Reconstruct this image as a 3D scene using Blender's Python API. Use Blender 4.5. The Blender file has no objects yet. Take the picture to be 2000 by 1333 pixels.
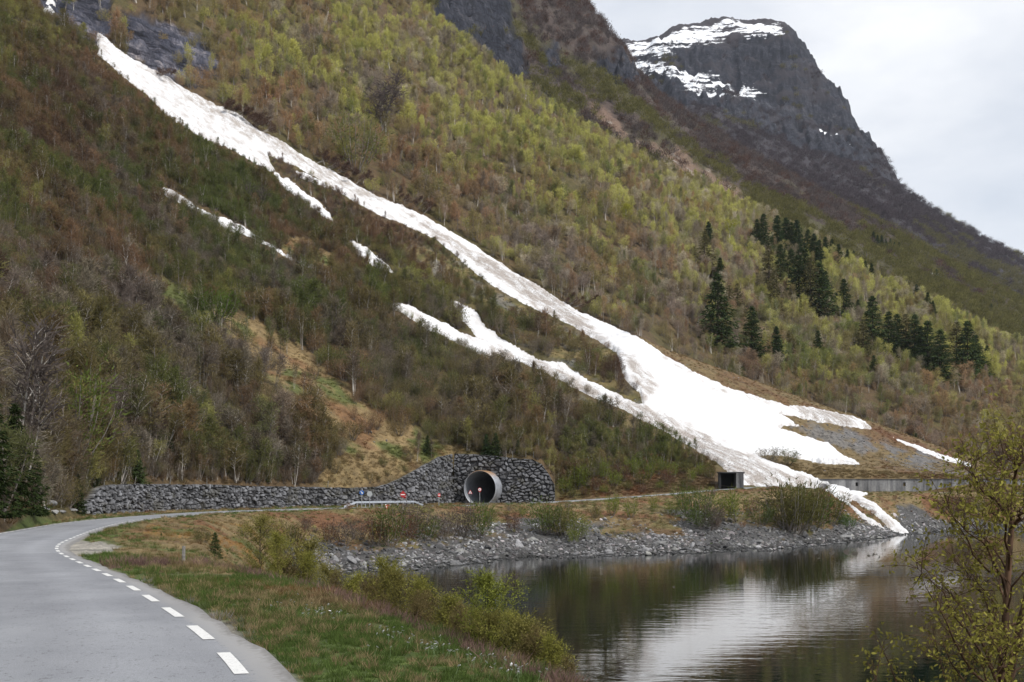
import bpy, math, random
import numpy as np
from mathutils import Vector

# ------------------------------------------------------------------ camera, sky, sun, exposure
SC = bpy.context.scene
COL = SC.collection
F, CX, HY, CAMZ = 2144.0, 1000.0, 950.0, 10.8        # focal length in photo pixels, principal column, horizon row, eye height over the lake
cam = bpy.data.cameras.new('camera'); camo = bpy.data.objects.new('camera', cam); COL.objects.link(camo)
camo.location = (0, 0, CAMZ); camo.rotation_euler = (math.radians(90), 0, 0)
cam.sensor_width = 36.0; cam.lens = 36.0 * F / 2000.0
cam.shift_y = (HY - 666.5) / 2000.0
cam.clip_start = 0.2; cam.clip_end = 20000
SC.camera = camo
SUN_EL, SUN_AZ = math.radians(48), math.radians(128)   # azimuth clockwise from +Y (north): behind and to the right
world = bpy.data.worlds.new('World'); SC.world = world; world.use_nodes = True
wn, wl = world.node_tree.nodes, world.node_tree.links
wn.clear()
out = wn.new('ShaderNodeOutputWorld'); bg = wn.new('ShaderNodeBackground')
sky = wn.new('ShaderNodeTexSky'); sky.sky_type = 'NISHITA'; sky.sun_disc = False
sky.sun_elevation = SUN_EL; sky.sun_rotation = SUN_AZ
tc = wn.new('ShaderNodeTexCoord'); mp = wn.new('ShaderNodeMapping'); mp.inputs['Scale'].default_value = (1, 1, 2.6)
ns = wn.new('ShaderNodeTexNoise'); ns.inputs['Scale'].default_value = 2.2; ns.inputs['Detail'].default_value = 7; ns.inputs['Roughness'].default_value = .55
rp = wn.new('ShaderNodeValToRGB'); rp.color_ramp.elements[0].position = .34; rp.color_ramp.elements[0].color = (.5, .5, .5, 1)
rp.color_ramp.elements[1].position = .62; rp.color_ramp.elements[1].color = (.985, .985, .985, 1)
mx = wn.new('ShaderNodeMix'); mx.data_type = 'RGBA'
cl = wn.new('ShaderNodeTexNoise'); cl.inputs['Scale'].default_value = 3.0; cl.inputs['Detail'].default_value = 6
cr = wn.new('ShaderNodeValToRGB'); cr.color_ramp.elements[0].position = .3; cr.color_ramp.elements[0].color = (8.4, 8.65, 9.1, 1)
cr.color_ramp.elements[1].position = .7; cr.color_ramp.elements[1].color = (9.3, 9.4, 9.6, 1)
wl.new(tc.outputs['Generated'], mp.inputs['Vector']); wl.new(mp.outputs[0], ns.inputs['Vector']); wl.new(mp.outputs[0], cl.inputs['Vector'])
wl.new(ns.outputs['Fac'], rp.inputs[0]); wl.new(rp.outputs[0], mx.inputs[0]); wl.new(cl.outputs['Fac'], cr.inputs[0])
wl.new(sky.outputs[0], mx.inputs[6]); wl.new(cr.outputs[0], mx.inputs[7]); wl.new(mx.outputs[2], bg.inputs[0])
bg.inputs[1].default_value = 0.097
wl.new(bg.outputs[0], out.inputs[0])
sun = bpy.data.lights.new('sun', 'SUN'); suno = bpy.data.objects.new('sun', sun); COL.objects.link(suno)
sun.energy = 3.2; sun.angle = math.radians(4); sun.color = (1, .96, .9)
sd = Vector((math.sin(SUN_AZ) * math.cos(SUN_EL), math.cos(SUN_AZ) * math.cos(SUN_EL), math.sin(SUN_EL)))
suno.rotation_euler = sd.to_track_quat('Z', 'Y').to_euler(); suno.location = sd * 50
SC.view_settings.view_transform = 'Standard'; SC.view_settings.look = 'None'
SC.view_settings.exposure = 0.28; SC.view_settings.gamma = 1.0
SC.render.engine = 'CYCLES'
SC.cycles.max_bounces = 6; SC.cycles.diffuse_bounces = 2; SC.cycles.glossy_bounces = 3; SC.cycles.transmission_bounces = 2
SC.cycles.transparent_max_bounces = 8; SC.cycles.use_denoising = True; SC.cycles.denoiser = 'OPENIMAGEDENOISE'; SC.cycles.denoising_input_passes = 'RGB_ALBEDO_NORMAL'; SC.cycles.denoising_prefilter = 'ACCURATE'; SC.cycles.volume_bounces = 0

# ------------------------------------------------------------------ helpers
R = np.random.default_rng(7)

def link(o, parent=None):
    COL.objects.link(o)
    if parent is not None: o.parent = parent
    return o
def props(o, label=None, cat=None, group=None, kind=None):
    if label: o['label'] = label
    if cat: o['category'] = cat
    if group: o['group'] = group
    if kind: o['kind'] = kind
    return o
def mesh(name, V, Fc, mats=(), mi=None, smooth=False, attrs=None):
    """V (n,3); Fc a list of (m,k) integer arrays or one array; mats materials; mi material index per face"""
    V = np.asarray(V, dtype=np.float32)
    fl = Fc if isinstance(Fc, list) else [Fc]
    fl = [np.asarray(a, dtype=np.int32) for a in fl if len(a)]
    me = bpy.data.meshes.new(name)
    me.vertices.add(len(V)); me.vertices.foreach_set('co', V.ravel())
    tot = np.concatenate([np.full(len(a), a.shape[1], dtype=np.int32) for a in fl])
    idx = np.concatenate([a.ravel() for a in fl])
    me.loops.add(len(idx)); me.loops.foreach_set('vertex_index', idx)
    me.polygons.add(len(tot))
    st = np.zeros(len(tot), dtype=np.int32); st[1:] = np.cumsum(tot)[:-1]
    me.polygons.foreach_set('loop_start', st); me.polygons.foreach_set('loop_total', tot)
    for m in (mats if isinstance(mats, (list, tuple)) else [mats]): me.materials.append(m)
    if mi is not None: me.polygons.foreach_set('material_index', np.asarray(mi, dtype=np.int32))
    me.polygons.foreach_set('use_smooth', np.full(len(tot), smooth))
    for k, a in (attrs or {}).items():
        a = np.asarray(a, dtype=np.float32)
        if a.ndim == 1:
            at = me.attributes.new(k, 'FLOAT', 'POINT'); at.data.foreach_set('value', a)
        elif a.shape[1] == 3:
            at = me.attributes.new(k, 'FLOAT_VECTOR', 'POINT'); at.data.foreach_set('vector', a.ravel())
    me.update(calc_edges=True)
    return me
def obj(name, me, parent=None, loc=None, rot=None, scale=None):
    o = bpy.data.objects.new(name, me); link(o, parent)
    if loc is not None: o.location = loc
    if rot is not None: o.rotation_euler = rot
    if scale is not None: o.scale = scale if hasattr(scale, '__len__') else (scale,) * 3
    return o
def empty(name, loc=(0, 0, 0), rz=0.0):
    o = bpy.data.objects.new(name, None); COL.objects.link(o); o.location = loc; o.rotation_euler = (0, 0, rz); o.empty_display_size = .3
    return o
class MB:
    """collects boxes, tubes, slabs for one mesh"""
    def __init__(s): s.v = []; s.f = []; s.n = 0
    def add(s, v, f):
        v = np.asarray(v, float); s.v.append(v)
        for q in f: s.f.append(tuple(int(i) + s.n for i in q))
        s.n += len(v)
    def box(s, c, d, rz=0.0):
        c = np.asarray(c, float); d = np.asarray(d, float) / 2
        v = np.array([(x, y, z) for x in (-1, 1) for y in (-1, 1) for z in (-1, 1)], float) * d
        ca, sa = math.cos(rz), math.sin(rz)
        v = np.stack([v[:, 0] * ca - v[:, 1] * sa, v[:, 0] * sa + v[:, 1] * ca, v[:, 2]], 1) + c
        s.add(v, [(0, 1, 3, 2), (4, 6, 7, 5), (0, 4, 5, 1), (2, 3, 7, 6), (0, 2, 6, 4), (1, 5, 7, 3)])
    def tube(s, pts, rad, n=8, cap=True):
        pts = np.asarray(pts, float); rad = np.broadcast_to(rad, (len(pts),))
        t = np.gradient(pts, axis=0); t /= np.linalg.norm(t, axis=1)[:, None] + 1e-9
        a = np.array((0, 0, 1.0)) if abs(t[0, 2]) < .9 else np.array((1.0, 0, 0))
        vs = []
        for p, d, r in zip(pts, t, rad):
            x = np.cross(d, a); x /= np.linalg.norm(x) + 1e-9; y = np.cross(d, x)
            th = np.linspace(0, 2 * np.pi, n, endpoint=False)
            vs.append(p + r * (np.cos(th)[:, None] * x + np.sin(th)[:, None] * y))
        f = []
        for i in range(len(pts) - 1):
            for j in range(n):
                k = (j + 1) % n; f.append((i * n + j, i * n + k, (i + 1) * n + k, (i + 1) * n + j))
        if cap: f.append(tuple(range(n))[::-1]); f.append(tuple((len(pts) - 1) * n + j for j in range(n)))
        s.add(np.concatenate(vs), f)
    def disc(s, c, r, t, n=24, axis='y', sides=None):
        th = np.linspace(0, 2 * np.pi, n, endpoint=False)
        ring = np.stack([np.cos(th) * r, np.zeros(n), np.sin(th) * r], 1)
        v = np.concatenate([ring - (0, t / 2, 0), ring + (0, t / 2, 0)]) + np.asarray(c, float)
        f = [tuple(range(n)), tuple(range(2 * n - 1, n - 1, -1))] + [(j, j + n, (j + 1) % n + n, (j + 1) % n) for j in range(n)]
        s.add(v, f)
    def prism(s, poly, y0, y1):
        """polygon in x,z extruded along y"""
        n = len(poly); v = [(p[0], y0, p[1]) for p in poly] + [(p[0], y1, p[1]) for p in poly]
        s.add(v, [tuple(range(n)), tuple(range(2 * n - 1, n - 1, -1))] + [(j, j + n, (j + 1) % n + n, (j + 1) % n) for j in range(n)])
    def build(s, name, mat, parent=None, smooth=False):
        me = bpy.data.meshes.new(name); me.from_pydata([tuple(x) for x in np.concatenate(s.v)], [], s.f); me.materials.append(mat)
        me.polygons.foreach_set('use_smooth', [smooth] * len(me.polygons)); me.update()
        o = bpy.data.objects.new(name, me); return link(o, parent)

def _h(ix, iy, seed):
    n = (ix.astype(np.int64) * 374761393 + iy.astype(np.int64) * 668265263 + seed * 1442695041) & 0xffffffff
    n = ((n ^ (n >> 13)) * 1274126177) & 0xffffffff
    n = n ^ (n >> 16)
    return (n & 0xffff) / 65535.0
def vnoise(x, y, seed=0):
    x0 = np.floor(x); y0 = np.floor(y); fx = x - x0; fy = y - y0
    fx = fx * fx * fx * (fx * (fx * 6 - 15) + 10); fy = fy * fy * fy * (fy * (fy * 6 - 15) + 10)
    a = _h(x0, y0, seed); b = _h(x0 + 1, y0, seed); c = _h(x0, y0 + 1, seed); d = _h(x0 + 1, y0 + 1, seed)
    return (a + (b - a) * fx) * (1 - fy) + (c + (d - c) * fx) * fy
def fbm(x, y, octv=4, seed=0, rough=.5):
    x = np.asarray(x, float); y = np.asarray(y, float)
    s = 0; a = 1; t = 0
    for i in range(octv):
        s = s + a * (vnoise(x, y, seed + i * 17) * 2 - 1); t += a; a *= rough
        x, y = x * 1.93 + y * .57 + 13.1, y * 1.93 - x * .57 + 7.7
    return s / t
def sstep(a, b, x):
    t = np.clip((x - a) / (b - a), 0, 1); return t * t * (3 - 2 * t)
def polysdf(px, py, poly):
    """signed distance in photo pixels, positive inside"""
    P = np.asarray(poly, float); Q = np.roll(P, -1, 0)
    px = np.asarray(px, float); py = np.asarray(py, float)
    d = np.full(px.shape, 1e9); ins = np.zeros(px.shape, bool)
    for (x0, y0), (x1, y1) in zip(P, Q):
        ex, ey = x1 - x0, y1 - y0; L = ex * ex + ey * ey + 1e-9
        t = np.clip(((px - x0) * ex + (py - y0) * ey) / L, 0, 1)
        d = np.minimum(d, (px - x0 - t * ex) ** 2 + (py - y0 - t * ey) ** 2)
        c = ((y0 > py) != (y1 > py)) & (px < (x1 - x0) * (py - y0) / ((y1 - y0) if y1 != y0 else 1e-9) + x0)
        ins ^= c
    d = np.sqrt(d); return np.where(ins, d, -d)

# ------------------------------------------------------------------ material helpers
def new_mat(name):
    m = bpy.data.materials.new(name); m.use_nodes = True; n = m.node_tree.nodes; n.clear()
    o = n.new('ShaderNodeOutputMaterial'); return m, n, m.node_tree.links, o
def N(n, t, **kw):
    x = n.new(t)
    for k, v in kw.items():
        if k in ('inp',):
            for a, b in v.items(): x.inputs[a].default_value = b
        else: setattr(x, k, v)
    return x
def pos_noise(n, l, scale, detail=4, vec=None, sc=(1, 1, 1), rough=.55, ntype='FBM'):
    g = N(n, 'ShaderNodeNewGeometry'); m = N(n, 'ShaderNodeMapping'); m.inputs['Scale'].default_value = sc
    t = N(n, 'ShaderNodeTexNoise'); t.inputs['Scale'].default_value = scale; t.inputs['Detail'].default_value = detail; t.inputs['Roughness'].default_value = rough
    l.new(vec if vec is not None else g.outputs['Position'], m.inputs['Vector']); l.new(m.outputs[0], t.inputs['Vector']); return t
def ramp(n, l, src, stops):
    r = N(n, 'ShaderNodeValToRGB'); e = r.color_ramp.elements
    while len(e) < len(stops): e.new(.5)
    for i, (p, c) in enumerate(stops): e[i].position = p; e[i].color = (*c, 1) if len(c) == 3 else c
    l.new(src, r.inputs[0]); return r
def mixc(n, l, fac, a, b, mode='MIX'):
    m = N(n, 'ShaderNodeMix', data_type='RGBA', blend_type=mode)
    for s, v in ((m.inputs[0], fac), (m.inputs[6], a), (m.inputs[7], b)):
        if hasattr(v, 'is_output'): l.new(v, s)
        elif isinstance(v, (int, float)): s.default_value = v
        else: s.default_value = (*v, 1)
    return m.outputs[2]
def mth(n, l, op, a, b=0.0, clamp=False):
    m = N(n, 'ShaderNodeMath', operation=op); m.use_clamp = clamp
    for s, v in ((m.inputs[0], a), (m.inputs[1], b)):
        if hasattr(v, 'is_output'): l.new(v, s)
        else: s.default_value = v
    return m.outputs[0]
def simple(name, c, rough=.7, metal=0.0, noise=0.0, scale=3.0, bump=0.0, c2=None):
    m, n, l, o = new_mat(name); b = N(n, 'ShaderNodeBsdfPrincipled'); l.new(b.outputs[0], o.inputs[0])
    b.inputs['Roughness'].default_value = rough; b.inputs['Metallic'].default_value = metal
    t = pos_noise(n, l, scale, 5)
    c2 = c2 or tuple(x * (1 - noise) for x in c)
    r = ramp(n, l, t.outputs['Fac'], [(.35, c2), (.65, c)]); l.new(r.outputs[0], b.inputs['Base Color'])
    if bump:
        bp = N(n, 'ShaderNodeBump'); bp.inputs['Strength'].default_value = bump; bp.inputs['Distance'].default_value = .02
        l.new(t.outputs['Fac'], bp.inputs['Height']); l.new(bp.outputs[0], b.inputs['Normal'])
    return m

# ------------------------------------------------------------------ the lie of the land (lofted between surveyed lines; X = u*d, Y = d)
def hd(y, d): return CAMZ - (np.asarray(y, float) - HY) * d / F       # height of a point seen on row y at distance d
ROAD_R = [(-.55, -6, None, 1.55)] 
_rr = [(580, 1333, 1.6), (518, 1285, 1.6), (435, 1223, 1.61), (362, 1183, 1.64), (308, 1154, 1.70), (254, 1129, 1.80), (181, 1100, 2.01), (145, 1085, 2.15),
       (129, 1075, 2.22), (131, 1064, 2.32), (152, 1053, 2.42), (196, 1035, 2.65), (254, 1020, 2.9), (326, 1011, 3.1), (400, 1004.5, 3.3), (471, 1000, 3.45),
       (580, 996, 3.6), (688, 993, 3.7), (850, 989.5, 3.75), (1000, 986, 3.7), (1160, 977, 2.95), (1370, 962, 1.38)]
rp_ = [(2.6, -7.0, CAMZ - 1.62), (.35, 1.5, CAMZ - 1.62)]
for (x, y, h) in _rr:
    d = h * F / (y - HY); rp_.append(((x - CX) / F * d, d, CAMZ - h))
for (x, d, h) in [(1500, 262, .25), (1590, 272, .85), (1660, 279, 1.6), (1800, 284, 1.72), (1930, 287, 1.75), (2300, 292, 1.75), (2900, 300, 1.8)]:
    rp_.append(((x - CX) / F * d, d, CAMZ - h))
def resample(P, step, smooth=3):
    P = np.asarray(P, float)
    # catmull-rom through the points, then even steps
    Q = [P[0]]
    for i in range(len(P) - 1):
        p0 = P[max(i - 1, 0)]; p1 = P[i]; p2 = P[i + 1]; p3 = P[min(i + 2, len(P) - 1)]
        for t in np.linspace(0, 1, 13)[1:]:
            Q.append(.5 * ((2 * p1) + (-p0 + p2) * t + (2 * p0 - 5 * p1 + 4 * p2 - p3) * t * t + (-p0 + 3 * p1 - 3 * p2 + p3) * t ** 3))
    Q = np.array(Q); s = np.concatenate([[0], np.cumsum(np.linalg.norm(np.diff(Q[:, :2], axis=0), axis=1))])
    n = int(s[-1] / step); ss = np.linspace(0, s[-1], n)
    return np.stack([np.interp(ss, s, Q[:, k]) for k in range(Q.shape[1])], 1), ss
RR, RS = resample(rp_, .5)
k = np.ones(9) / 9
for _ in range(2):
    for c in range(3):
        e = np.pad(RR[:, c], 4, mode='reflect', reflect_type='odd'); RR[:, c] = np.convolve(e, k, 'valid')
RT = np.gradient(RR[:, :2], axis=0); RT /= np.linalg.norm(RT, axis=1)[:, None]
RN = np.stack([-RT[:, 1], RT[:, 0]], 1)                                # to the left of travel
ROADW = 4.9
RL = RR[:, :2] + RN * ROADW                                            # left edge
RC = np.concatenate([RR[:, :2] + RN * ROADW / 2, RR[:, 2:]], 1)        # centre line with height

WALL = np.array([(-45.9, 117), (-47.2, 138), (-46.8, 155), (-42.2, 172), (-35.8, 192), (-28.0, 206), (-19.3, 222), (-12.6, 238)])   # dry-stone wall, left run
WALL2 = np.array([(-12.6, 238), (9.2, 235.5)])                         # the run round the tube mouth
_W = np.concatenate([WALL, WALL2[1:]])
WPX = 1000 + F * _W[:, 0] / _W[:, 1]
WTOP = [(163, 992), (180, 972), (192, 955), (215, 947), (300, 946), (400, 947), (550, 951), (690, 953), (740, 951), (765, 944), (795, 930), (830, 910), (862, 893), (890, 886), (930, 888), (975, 892), (1010, 896), (1040, 898), (1058, 907), (1072, 926), (1084, 950)]
def wtop(px): return np.interp(px, [a for a, b in WTOP], [b for a, b in WTOP])

def curve(pts, sm=18, h=False):
    pts = sorted(pts); px = np.array([p[0] for p in pts], float); d = np.array([p[1] for p in pts], float); v = np.array([p[2] for p in pts], float)
    def f(q):
        z = v if h else (HY - v) * d / F                               # height over the eye
        if h: z = -v
        off = np.linspace(-2, 2, 9) * sm; w = np.exp(-(off / sm) ** 2 / 1.2); w /= w.sum()
        D = sum(wi * np.interp(q + o, px, d) for wi, o in zip(w, off)); Z = sum(wi * np.interp(q + o, px, z) for wi, o in zip(w, off))
        return D, Z + CAMZ
    return f
WZ = CAMZ   # water is z = 0, so h = WZ
k1 = curve([(-3000, 10, 1.6), (-300, 17, 1.75), (0, 22, 1.9), (130, 24, 1.95), (250, 30, 2.15), (400, 30, 2.12), (500, 25.6, 2.15), (590, 22.5, 2.1), (700, 17.8, 2.1), (800, 15, 2.05), (900, 12.7, 2.0), (1000, 10.9, 1.93), (1200, 8.8, 1.9), (1500, 6.8, 1.9), (2000, 5.0, 1.9), (3000, 3.0, 1.9), (5000, 2.0, 1.9)], 10, True)
k2 = curve([(-3000, 13, 1.6), (-300, 22, 1.9), (0, 30, 2.1), (130, 30, 2.08), (250, 45, 2.5), (400, 55, 3.0), (480, 55, 4.6), (540, 57, 8.0), (600, 58, WZ + .3), (700, 50, WZ + .3), (1000, 44, WZ + .3), (1500, 40, WZ + .3), (2000, 36, WZ + .3), (3000, 28, WZ + .3), (5000, 20, WZ + .3)], 10, True)
_sh = [(620, 1125), (700, 1113), (780, 1111), (900, 1098), (1000, 1091), (1100, 1085), (1200, 1082), (1300, 1078), (1400, 1074), (1500, 1071), (1600, 1062), (1700, 1051), (1770, 1042), (1850, 1036), (2000, 1032)]
k3 = curve([(-3000, 16, 1.6), (-300, 26, 2.0), (0, 36, 2.2), (130, 34, 2.15), (250, 60, 2.7), (400, 85, 3.4), (480, 105, 5.0), (550, 118, 8.0), (590, 128, 10.3)] + [(x, CAMZ * F / (y - HY) - 1, WZ + .15) for x, y in _sh] + [(2400, 285, WZ + .2), (3000, 290, WZ + .2), (5000, 300, WZ + .2)], 6, True)
k5 = curve([(-3000, 22, 1.7), (-300, 34, 2.15), (0, 50, 2.4), (130, 41, 2.3), (196, 66.5, 2.66), (254, 88, 2.9), (326, 108, 3.12), (400, 129, 3.32), (471, 147, 3.47), (580, 167, 3.62), (688, 183, 3.74), (850, 202, 3.8), (1000, 219, 3.76), (1160, 233, 3.0), (1370, 246, 1.45), (1500, 261, .3), (1590, 271, .9), (1660, 278, 1.65), (1800, 283, 1.77), (1930, 286, 1.8), (2300, 291, 1.8), (3000, 302, 1.8), (5000, 330, 1.8)], 8, True)
k6 = curve([(-3000, 26, 1.9), (-300, 40, 2.3), (0, 57, 2.45), (47, 69.5, 2.62), (109, 91, 2.87), (160, 113, 3.05), (1100, 243, 3.3), (1160, 242.5, 2.9), (1300, 250, 1.9), (1370, 254, 1.3), (1440, 263, .6), (1500, 270, .2), (1580, 285, .9), (1600, 292.5, 1.3), (1660, 292.5, 1.68), (1930, 294, 1.75), (2300, 299, 1.75), (3000, 310, 1.8), (5000, 340, 1.8)], 5, True)
k7 = curve([(-3000, 30, 960), (-300, 46, 1030), (0, 63, 1010), (60, 80, 1000), (109, 98, 996), (150, 118, 992), (1095, 249, 952), (1160, 253, 935), (1300, 268, 924), (1400, 276, 912), (1450, 280, 915), (1500, 284, 924), (1560, 290, 930), (1590, 293.2, 936), (1700, 293.4, 937.2), (1930, 295, 938.5), (2300, 300, 939), (3000, 312, 940), (5000, 342, 940)], 5)
L1 = curve([(-3000, 45, 700), (-300, 60, 850), (0, 86, 850), (125, 122, 850), (250, 152, 850), (400, 183, 850), (500, 196, 850), (600, 215, 848), (750, 235, 838), (850, 251, 842), (1000, 262, 838), (1150, 272, 845), (1250, 284, 850), (1400, 300, 866), (1500, 306, 882), (1600, 318, 893), (1750, 330, 905), (1900, 338, 915), (2000, 340, 925), (2200, 342, 930), (5000, 400, 930)])
L2 = curve([(-3000, 60, 400), (-300, 80, 750), (0, 110, 750), (125, 145, 750), (250, 176, 750), (400, 203, 750), (500, 219, 750), (750, 260, 745), (1000, 290, 742), (1150, 322, 715), (1250, 352, 660), (1330, 370, 694), (1450, 381, 738), (1600, 386, 791), (1750, 386, 842), (1880, 381, 891), (2000, 377, 925), (2200, 372, 942), (5000, 430, 930)], 10)
L2b = curve([(-3000, 70, 300), (-300, 90, 715), (0, 121, 712), (125, 156, 714), (250, 188, 715), (400, 217, 715), (500, 234, 715), (750, 277, 710), (1000, 308, 704), (1150, 344, 676), (1250, 372, 645), (1330, 388, 700), (1450, 400, 750), (1600, 405, 805), (1750, 405, 856), (1880, 400, 902), (2000, 394, 930), (2200, 390, 946), (5000, 450, 930)], 10)
L3 = curve([(-3000, 90, 0), (-300, 120, 600), (0, 150, 600), (125, 183, 600), (250, 214, 600), (400, 246, 600), (500, 264, 600), (750, 310, 600), (1000, 357, 600), (1150, 395, 598), (1250, 425, 590), (1330, 430, 635), (1450, 445, 682), (1600, 450, 738), (1750, 448, 786), (1880, 442, 830), (2000, 436, 862), (2200, 430, 890), (5000, 480, 900)])
L4 = curve([(-3000, 130, -300), (-300, 160, 450), (0, 192, 450), (250, 256, 450), (500, 318, 450), (750, 375, 450), (1000, 440, 450), (1250, 510, 470), (1450, 530, 560), (1600, 533, 620), (1750, 528, 690), (1880, 518, 740), (2000, 508, 780), (2200, 496, 830), (5000, 540, 860)])
L5 = curve([(-3000, 170, -600), (-300, 205, 300), (0, 243, 300), (250, 305, 300), (500, 375, 300), (750, 450, 300), (1000, 525, 310), (1150, 570, 335), (1250, 598, 372), (1450, 615, 480), (1600, 610, 548), (1750, 597, 622), (1880, 575, 677), (2000, 555, 722), (2200, 530, 790), (5000, 590, 840)])
L6 = curve([(-3000, 210, -900), (-300, 255, 150), (0, 295, 150), (250, 362, 150), (500, 445, 150), (750, 530, 150), (900, 590, 178), (1000, 632, 228), (1150, 660, 296), (1250, 672, 345), (1450, 685, 440), (1600, 675, 505), (1750, 652, 580), (1880, 622, 642), (2000, 602, 692), (2200, 582, 765), (5000, 640, 830)])
L7 = curve([(-3000, 260, -1200), (-300, 310, 0), (0, 352, 0), (250, 425, 0), (500, 520, 0), (700, 600, 0), (780, 630, 5), (850, 655, 55), (920, 680, 105), (1000, 705, 165), (1050, 715, 203), (1150, 725, 262), (1250, 732, 318), (1350, 735, 365), (1480, 732, 425), (1600, 722, 484), (1700, 705, 545), (1850, 673, 618), (1960, 645, 682), (2100, 622, 740), (2400, 600, 800), (5000, 700, 830)], 12)
L7b = curve([(-3000, 300, -1500), (-300, 360, -120), (0, 405, -120), (250, 480, -120), (500, 585, -120), (700, 670, -110), (780, 700, -70), (850, 710, 60), (1000, 745, 176), (1150, 765, 275), (1350, 775, 380), (1480, 772, 440), (1600, 762, 500), (1700, 745, 560), (1850, 712, 632), (1960, 685, 696), (2100, 662, 752), (2400, 640, 812), (5000, 740, 840)], 12)
M1 = curve([(-3000, 400, -1700), (-300, 480, -300), (0, 540, -300), (250, 640, -300), (500, 760, -280), (700, 850, -250), (780, 850, -160), (850, 850, -50), (950, 880, 50), (1030, 905, 130), (1100, 930, 160), (1200, 940, 190), (1260, 940, 230), (1350, 945, 300), (1480, 940, 375), (1600, 925, 440), (1750, 900, 530), (1850, 880, 580), (1960, 860, 640), (2100, 840, 700), (2400, 820, 770), (5000, 900, 820)], 12)
MC = curve([(-3000, 700, -1700), (-300, 900, -500), (0, 1000, -480), (500, 1150, -420), (800, 1200, -300), (950, 1230, -160), (1050, 1240, -55), (1100, 1240, 0), (1140, 1235, 22), (1165, 1232, 45), (1180, 1232, 60), (1192, 1230, 78), (1205, 1230, 88), (1230, 1225, 118), (1255, 1220, 160), (1290, 1215, 195), (1340, 1210, 232), (1450, 1200, 300), (1600, 1185, 385), (1750, 1165, 462), (1900, 1140, 545), (2000, 1120, 600), (2200, 1080, 690), (2500, 1050, 760), (5000, 1200, 800)], 5)
M2 = curve([(-3000, 800, -1500), (0, 1150, -400), (800, 1320, -200), (1100, 1370, 60), (1205, 1370, 140), (1255, 1370, 200), (1340, 1360, 262), (1450, 1350, 325), (1600, 1330, 405), (1750, 1310, 480), (1900, 1280, 560), (2000, 1260, 612), (2200, 1230, 700), (2500, 1180, 765), (5000, 1300, 800)], 8)
F1 = curve([(-3000, 1300, -1200), (0, 1750, 0), (1100, 1850, 200), (1205, 1850, 190), (1255, 1850, 215), (1340, 1860, 235), (1450, 1860, 258), (1600, 1850, 325), (1700, 1830, 372), (1760, 1810, 410), (1900, 1780, 510), (2000, 1750, 560), (2200, 1700, 660), (2500, 1650, 740), (5000, 1700, 790)], 8)
F2 = curve([(-3000, 1500, -1000), (0, 2000, 60), (1100, 2140, 160), (1205, 2140, 150), (1260, 2140, 160), (1310, 2150, 132), (1400, 2150, 150), (1500, 2150, 185), (1600, 2150, 232), (1650, 2140, 255), (1690, 2130, 280), (1720, 2120, 306), (1760, 2110, 380), (1800, 2100, 405), (1900, 2080, 466), (2000, 2060, 516), (2200, 2000, 610), (2500, 1950, 720), (5000, 2000, 780)], 8)
F3 = curve([(-3000, 1600, -1000), (0, 2100, 70), (1100, 2240, 112), (1205, 2240, 105), (1260, 2240, 102), (1310, 2225, 84), (1400, 2220, 84), (1480, 2215, 76), (1535, 2210, 70), (1560, 2205, 92), (1600, 2195, 150), (1640, 2190, 190), (1665, 2185, 238), (1690, 2180, 262), (1720, 2170, 296), (1760, 2150, 374), (1800, 2140, 399), (1900, 2120, 459), (2000, 2100, 509), (2200, 2040, 604), (2500, 2000, 712), (5000, 2050, 776)], 4)
FC = curve([(-3000, 1750, -1000), (0, 2250, 80), (1100, 2400, 98), (1180, 2400, 95), (1212, 2400, 88), (1250, 2400, 86), (1290, 2395, 78), (1308, 2390, 68), (1312, 2390, 63), (1340, 2385, 57), (1370, 2380, 47), (1400, 2375, 44), (1450, 2370, 46), (1500, 2350, 46), (1530, 2330, 52), (1548, 2310, 60), (1556, 2300, 75), (1576, 2290, 90), (1600, 2270, 132), (1630, 2255, 165), (1652, 2240, 190), (1660, 2235, 214), (1669, 2230, 245), (1692, 2215, 256), (1722, 2200, 290), (1742, 2190, 332), (1762, 2180, 370), (1800, 2170, 395), (1850, 2160, 424), (1900, 2150, 455), (1950, 2140, 480), (2000, 2130, 505), (2200, 2080, 600), (2500, 2050, 710), (5000, 2100, 775)], 2)
FE = curve([(-3000, 2500, -500), (0, 3200, 400), (1300, 3300, 330), (1600, 3200, 420), (1800, 3100, 560), (2000, 3000, 650), (2500, 3000, 760), (5000, 3100, 800)], 20)

PXC = np.unique(np.concatenate([np.arange(-3000, -400, 60.), np.arange(-400, -60, 8.), np.arange(-60, 2064, 2.35), np.arange(2064, 2500, 8.), np.arange(2500, 5001, 60.)]))
U = (PXC - CX) / F; NC = len(PXC)
def wall_hit(pxs):
    """distance along each column's ray to the wall line, nan where there is no wall"""
    out = np.full(len(pxs), np.nan); u = (pxs - CX) / F; sn = np.ones(len(pxs))
    for a, b in zip(_W[:-1], _W[1:]):
        # a + t(b-a) with x = u*y
        den = (b[0] - a[0]) - u * (b[1] - a[1]); t = (u * a[1] - a[0]) / np.where(abs(den) < 1e-6, 1e-6, den)
        y = a[1] + t * (b[1] - a[1]); ok = (t >= 0) & (t <= 1) & (y > 0) & (np.isnan(out) | (y < out)); out = np.where(ok, y, out)
        w = (b - a) / np.linalg.norm(b - a); sn = np.where(ok, np.abs(w[0] - u * w[1]) / np.hypot(1, u), sn)
    return out, sn
WD, WS = wall_hit(PXC)
D1, Z1 = k1(PXC); D2, Z2 = k2(PXC); D3, Z3 = k3(PXC); D5, Z5 = k5(PXC); D6, Z6 = k6(PXC); D7, Z7 = k7(PXC)
haswall = ~np.isnan(WD)
wd = np.where(haswall, WD, 0)
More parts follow.
